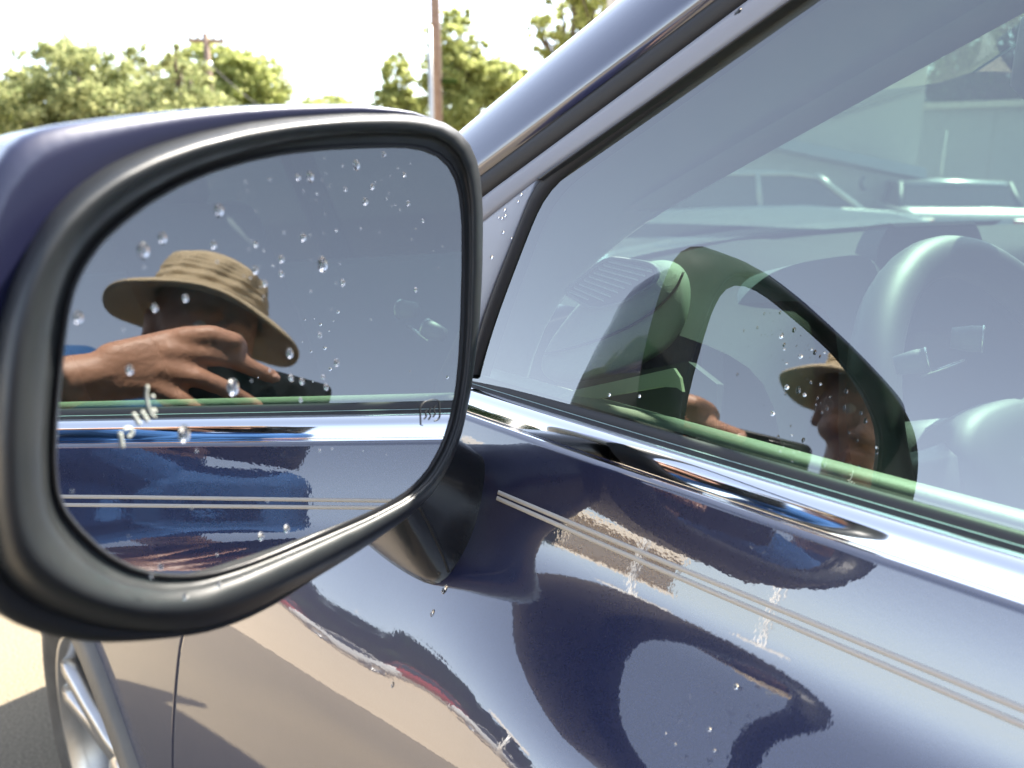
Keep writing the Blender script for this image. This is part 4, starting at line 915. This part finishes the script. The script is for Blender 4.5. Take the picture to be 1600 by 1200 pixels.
px_tree([(95, 135, 55, 60), (150, 150, 60, 60), (60, 190, 60, 60), (190, 190, 60, 55), (110, 230, 90, 60), (215, 120, 28, 45)], 30, 26000, 'leaf_vine', 'vine covered tree with a rounded grey green crown', .10)
px_tree([(0, 190, 60, 55), (-60, 170, 70, 70), (15, 250, 80, 60)], 33, 12000, 'leaf_bright', 'yellow green tree at the end of the row beside the vine covered one', .11)
px_tree([(290, 150, 50, 50), (250, 190, 50, 45), (275, 100, 14, 28), (310, 200, 70, 50)], 27, 12000, 'leaf_vine', 'low leafy tree between the vine covered tree and the crossarm pole', .10)
px_tree([(310, 110, 38, 40), (370, 120, 45, 38), (405, 140, 45, 42), (350, 160, 70, 40), (420, 175, 30, 35)], 42, 20000, 'leaf_bright', 'bright yellow green tree with a flat dome crown behind the crossarm pole', .14)
px_tree([(520, 162, 40, 10), (500, 185, 60, 22)], 75, 3500, 'leaf_bright', 'small far tree low on the horizon between two taller ones', .2)
px_tree([(620, 130, 22, 38), (608, 165, 26, 24), (640, 175, 26, 24), (630, 95, 8, 18)], 36, 6500, 'leaf_bright', 'thin young tree with gaps in its crown beside the tall pole', .11)
px_tree([(705, 60, 34, 34), (715, 105, 45, 38), (690, 130, 38, 40), (755, 130, 50, 34), (790, 125, 38, 28), (730, 175, 75, 40), (745, 75, 14, 20), (720, 30, 16, 16)], 34, 19000, 'leaf_bright', 'tall bright green tree directly behind the tall wooden pole', .11)
px_tree([(880, 30, 45, 40), (870, 75, 34, 22), (930, 15, 34, 30), (840, 45, 14, 18), (960, -25, 70, 50), (900, -40, 60, 40)], 24, 6500, 'leaf_bright', 'overhanging tree with sparse foliage above the windscreen pillar', .09)
px_tree([(1500, 120, 55, 45), (1570, 80, 60, 60), (1640, 130, 80, 70), (1450, 150, 35, 30), (1560, 165, 80, 40)], 26, 15000, 'leaf_dark', 'shady tree rising behind the grey wall', .10)
# poles
def pole(px, d, h, r0, r1, mat, nm, label, arms=()):
    b = bgpt(px, 264, d); b[2] = 0; o = tag(empty(nm, b), label, 'pole', None)
    part(mesh_obj('shaft', *tube([b, b + np.array([0, 0, h * .5]), b + np.array([0, 0, h])], [r0, (r0 + r1) / 2, r1], 12), mat), o)
    rr = np.array([r_[0], r_[1], 0]); rr /= np.linalg.norm(rr)
    for z, w in arms:
        part(mods(mesh_obj('crossarm', *tube([b + rr * -w + zz_ * z, b + rr * w + zz_ * (z - .05 * w)], .07, 4), mat, smooth=False)), o)
        for s in (-.9, -.45, .45, .9): part(mesh_obj('insulator', *tube([b + rr * w * s + zz_ * z, b + rr * w * s + zz_ * (z + .12), b + rr * w * s + zz_ * (z + .22)], [.03, .06, .03], 8), 'galvanised'), o)
    return o, b, rr
po, b1, rr1 = pole(339, 32, 1.26 + 32 * math.tan(R(8.1)), .15, .10, 'pole_wood', 'utility_pole', 'short brown wooden pole with a single crossarm among the trees', ((1.26 + 32 * math.tan(R(7.7)), .62),))
zt = 1.26 + 32 * math.tan(R(6.3))
part(mesh_obj('transformer_box', *tube([b1 + rr1 * -.05 + zz_ * (zt - .15), b1 + rr1 * -.05 + zz_ * (zt + .1)], .2, 10), 'galvanised'), po)
wr = [b1 + zz_ * (zt + .1) + (rr1 * 3.2 + zz_ * -2.2) * s + zz_ * (-.3) * math.sin(math.pi * s) for s in np.linspace(0, 1, 12)]
part(mesh_obj('guy_wire', *tube(wr, .02, 5), 'wire'), po)
po2, b2, _ = pole(685, 26, 10.5, .17, .12, 'pole_wood', 'utility_pole', 'tall brown wooden pole standing against the bright tree', ())
part(mesh_obj('sign_plate', *tube([b2 + rr1 * .15 + zz_ * 3.85, b2 + rr1 * .62 + zz_ * 3.83], .09, 6), 'leaf_dark'), po2)
pole(676, 20, 1.257 + 20 * math.tan(R(9.0)), .055, .05, 'galvanised', 'lamp_post', 'slim grey metal post close beside the tall wooden pole')
# building seen through the windscreen, wall, parked cars
eR = rh; eF = fh
def bbox_obj(name, px0, px1, d, z0, z1, depth, mat, parent=None, skew=0.0):
    a = bgpt(px0, 264, d); b = bgpt(px1, 264, d + skew); a[2] = b[2] = 0; t = (b - a); nrm = np.array([-t[1], t[0], 0]); nrm /= np.linalg.norm(nrm)
    if nrm @ fh < 0: nrm = -nrm
    V = [a + zz_ * z0, b + zz_ * z0, b + zz_ * z1, a + zz_ * z1]; V += [p + nrm * depth for p in V]
    o = fix_normals(mesh_obj(name, V, [(0, 1, 2, 3), (7, 6, 5, 4), (0, 4, 5, 1), (1, 5, 6, 2), (2, 6, 7, 3), (3, 7, 4, 0)], mat, None, False))
    return part(o, parent) if parent else o
bld = tag(empty('building', (*bgpt(1280, 264, 15)[:2], 0)), 'pale stucco building with a dark sloping band, seen through the windscreen', 'building')
bbox_obj('wall', 1050, 1431, 13.2, 0, 6.5, 6, 'stucco', bld, 1.5)
# sloping dark band and lower plinth
a = bgpt(1180, 222, 13.55) ; b = bgpt(1436, 276, 14.4); off = -fh * .18
part(fix_normals(mesh_obj('sloping_band', *loft([[p + off + zz_ * dz + fh * k for dz, k in ((.13, .15), (.13, 0), (-.04, -.10), (-.08, .15))] for p in (a - (b - a) * .6, a, b)], True, True, True), 'block_wall', smooth=False)), bld)
part(fix_normals(mesh_obj('dark_hook', *tube([bgpt(1350, 276, 13.4), bgpt(1345, 283, 13.3), bgpt(1346, 292, 13.3), bgpt(1350, 296, 13.4)], .03, 8), 'dark_trim')), bld)  # added dark hook, standing in for a water drop on the windscreen
wall = tag(empty('boundary_wall', (*bgpt(1600, 264, 20)[:2], 0)), 'grey block wall running on from the stucco building', 'wall')
for k in range(6): bbox_obj('wall_panel', 1400 + k * 72, 1400 + k * 72 + 71.4, 19, 0, 1.257 + 19 * math.tan(R(3.6)), .3, 'block_wall', wall)
bbox_obj('coping', 1398, 1834, 18.92, 1.257 + 19 * math.tan(R(3.6)), 1.257 + 19 * math.tan(R(3.6)) + .12, .45, 'stucco', wall)
def parked(c, ang, paint, label, L=4.4, H=1.42, group=None, pil=None):
    root = tag(empty('parked_car', (c[0], c[1], 0)), label, 'car', group); ca, sa = math.cos(ang), math.sin(ang)
    def T(x, y, z): return np.array([c[0] + ca * x - sa * y, c[1] + sa * x + ca * y, z])
    prof = [(-.50, .30), (-.50, .62), (-.47, .86), (-.30, .90), (-.12, .93), (.10, .95), (.36, .86), (.47, .74), (.50, .55), (.49, .30)]
    W = .88; loops = []
    for y, sc in ((-W, .94), (-W * .97, .985), (-W * .8, 1), (W * .8, 1), (W * .97, .985), (W, .94)): loops.append([T(x * L * (1 if abs(y) < W else .985), y, .3 + (z - .3) * sc * (H / 1.42)) for x, z in prof])
    part(fix_normals(mods(mesh_obj('body', *loft(loops, True, True, True), paint), sub=0)), root)
    cab = [(-.34, .90), (-.22, 1.36), (-.14, 1.42), (.06, 1.42), (.13, 1.38), (.28, .92)]
    loops = [[T(x * L, y * (1 - .2 * max(0, z - .9)), z * H / 1.42) for x, z in cab] for y in (-W * .90, W * .90)]
    part(fix_normals(mods(mesh_obj('cabin_glass', *loft(loops, True, True, True), 'dark_glass', smooth=False), bevel=.06, seg=2)), root)
    rp = [(-.225, 1.37), (-.14, 1.432), (.06, 1.432), (.135, 1.385)]
    part(fix_normals(mesh_obj('roof', *loft([[T(x * L, y, z * H / 1.42 + dz) for x, z in rp] + [T(x * L, y, z * H / 1.42 - .05) for x, z in rp[::-1]] for y, dz in ((-W * .83, -.01), (0, .02), (W * .83, -.01))], True, True, True), paint)), root)
    for y in (-W * .88, W * .88):
        for x0, z0, x1, z1 in ((-.335, .90, -.215, 1.38), (.27, .92, .13, 1.39), (-.03, .92, -.04, 1.40)): part(mesh_obj('pillar', *tube([T(x0 * L, y, z0 * H / 1.42), T(x1 * L, y * .92, z1 * H / 1.42)], .035, 6), pil or paint), root)
    for x in (-.31, .32):
        for y in (-W, W):
            s = 1 if y > 0 else -1; lp = [[T(x * L + rr * math.cos(q), y + s * yy, .32 + rr * math.sin(q)) for q in np.linspace(0, 2 * math.pi, 24, endpoint=False)] for rr, yy in ((.25, -.18), (.32, -.16), (.32, .01), (.29, .025), (.21, .02))]
            wv = part(fix_normals(mesh_obj('wheel', *loft(lp, True), 'tyre')), root)
            part(fix_normals(mesh_obj('rim', *loft([[T(x * L + rr * math.cos(q), y + s * yy, .32 + rr * math.sin(q)) for q in np.linspace(0, 2 * math.pi, 24, endpoint=False)] for rr, yy in ((.21, .02), (.2, .0), (.06, .012), (.005, .012))], True), 'alloy')), wv)
    for y in (-.6, .6):
        part(fix_normals(mods(mesh_obj('headlight', *box(T(.488 * L, y, .68 * H / 1.42), (.1, .28, .1), np.array([[ca, -sa, 0], [sa, ca, 0], [0, 0, 1]])), 'white_metal', smooth=False), bevel=.02)), root)
        part(fix_normals(mods(mesh_obj('tail_light', *box(T(-.49 * L, y, .74 * H / 1.42), (.08, .26, .13), np.array([[ca, -sa, 0], [sa, ca, 0], [0, 0, 1]])), 'red_paint', smooth=False), bevel=.02)), root)
    return root
c1 = bgpt(1165, 264, 11); parked(c1, math.atan2(r_[1], r_[0]) + .15, 'white_paint', 'white parked car in front of the stucco building', 4.3, 1.24)
c2 = bgpt(1470, 264, 14.5); parked(c2, math.atan2(f_[1], f_[0]) - .25, 'silver_paint', 'silver parked car nose out under the grey wall', 4.3, 1.12, pil='dark_trim')
# --- the street behind the photographer, mirrored in paint and glass -------
def pol(az, d): return np.array([d * math.cos(R(az)), C[1] + d * math.sin(R(az)), 0])   # azimuth from +X towards +Y
for k, (az, d, s) in enumerate(((18, 60, 1.9), (25, 55, 1.6), (31, 62, 1.8), (35, 52, 1.3), (39, 60, 1.6), (43, 56, 1.5), (47, 64, 1.5), (51, 70, 1.0), (73, 75, .5), (88, 80, .45), (104, 76, .5))):
    p = pol(az, d); tree(p, 5.5 * s, [(p + np.array([rng.uniform(-2, 2), rng.uniform(-2, 2), 3.4 * s]), (3.2 * s, 3.2 * s, 1.9 * s)), (p + np.array([rng.uniform(-3, 3), rng.uniform(-3, 3), 2.6 * s]), (3.0 * s, 3.0 * s, 1.6 * s)), (p + np.array([rng.uniform(-4, 4), rng.uniform(-4, 4), 1.8 * s]), (3.4 * s, 3.4 * s, 1.4 * s))], 4200, 'leaf_deep', 'dark low tree along the street across from the car', .45, 'trees across the street')
sh = tag(empty('roadside_shop', pol(54, 38)), 'low beige shop with a white fascia across the street', 'building')
def orient(az): t = np.array([-math.sin(R(az)), math.cos(R(az)), 0]); q = np.array([math.cos(R(az)), math.sin(R(az)), 0]); return np.stack([q, t, zz_], 1)
Ro = orient(54)
part(fix_normals(mesh_obj('wall', *box(pol(54, 38) + zz_ * 1.8, (7, 5.5, 3.6), Ro), 'beige_siding', smooth=False)), sh)
part(fix_normals(mods(mesh_obj('fascia', *box(pol(54, 37.2) + zz_ * 3.7, (7.2, 5.8, .35), Ro), 'beige_siding', smooth=False))), sh)
part(fix_normals(mesh_obj('roller_door', *box(pol(54, 34.45) + Ro[:, 1] * 2.2 + zz_ * 1.25, (.1, 2.6, 2.4), Ro), 'white_metal', smooth=False)), sh)
sg = tag(empty('roadside_sign', pol(55.5, 29)), 'white sign board on a single post before the beige shop', 'sign')
part(fix_normals(mesh_obj('post', *tube([pol(55.5, 29), pol(55.5, 29) + zz_ * 6.6], .14, 10), 'white_metal')), sg)
part(fix_normals(mods(mesh_obj('board', *box(pol(55.5, 29) + zz_ * 6.7, (.25, 3.0, .55), orient(55.5)), 'white_metal', smooth=False), bevel=.03)), sg)
added_sign = tag(empty('roadside_sign', pol(42, 18)), 'low white sign board on a short post, added for its reflection in the door', 'sign')  # added sign, placed only to show as a reflection in the lower door
part(fix_normals(mesh_obj('post', *tube([pol(42, 18), pol(42, 18) + zz_ * 3.3], .09, 10), 'white_metal')), added_sign)
part(fix_normals(mods(mesh_obj('board', *box(pol(42, 18) + zz_ * 3.45, (.2, 2.6, .32), orient(42)), 'white_metal', smooth=False), bevel=.03)), added_sign)
sg2 = tag(empty('roadside_sign', pol(65.5, 33)), 'smaller white board on a thin post apart from the shop', 'sign')
part(fix_normals(mesh_obj('post', *tube([pol(65.5, 33), pol(65.5, 33) + zz_ * 5.6], .12, 10), 'white_metal')), sg2)
part(fix_normals(mods(mesh_obj('board', *box(pol(65.5, 33) + zz_ * 5.7, (.2, 2.2, .5), orient(65.5)), 'white_metal', smooth=False), bevel=.03)), sg2)
for az, d, pm, lab in ((28, 26, 'dark_paint', 'black parked car across the street near the dark trees'), (34, 25, 'red_paint', 'dark red parked car across the street'), (42, 20, 'white_paint', 'white parked car across the street by the added low sign'), (48, 24, 'dark_paint', 'black parked car across the street between white car and shop'), (75, 27, 'dark_paint', 'black parked car across the street beyond the small sign')):
    p = pol(az, d); parked(p, R(az) + math.pi / 2, pm, lab, 4.5, 1.45)
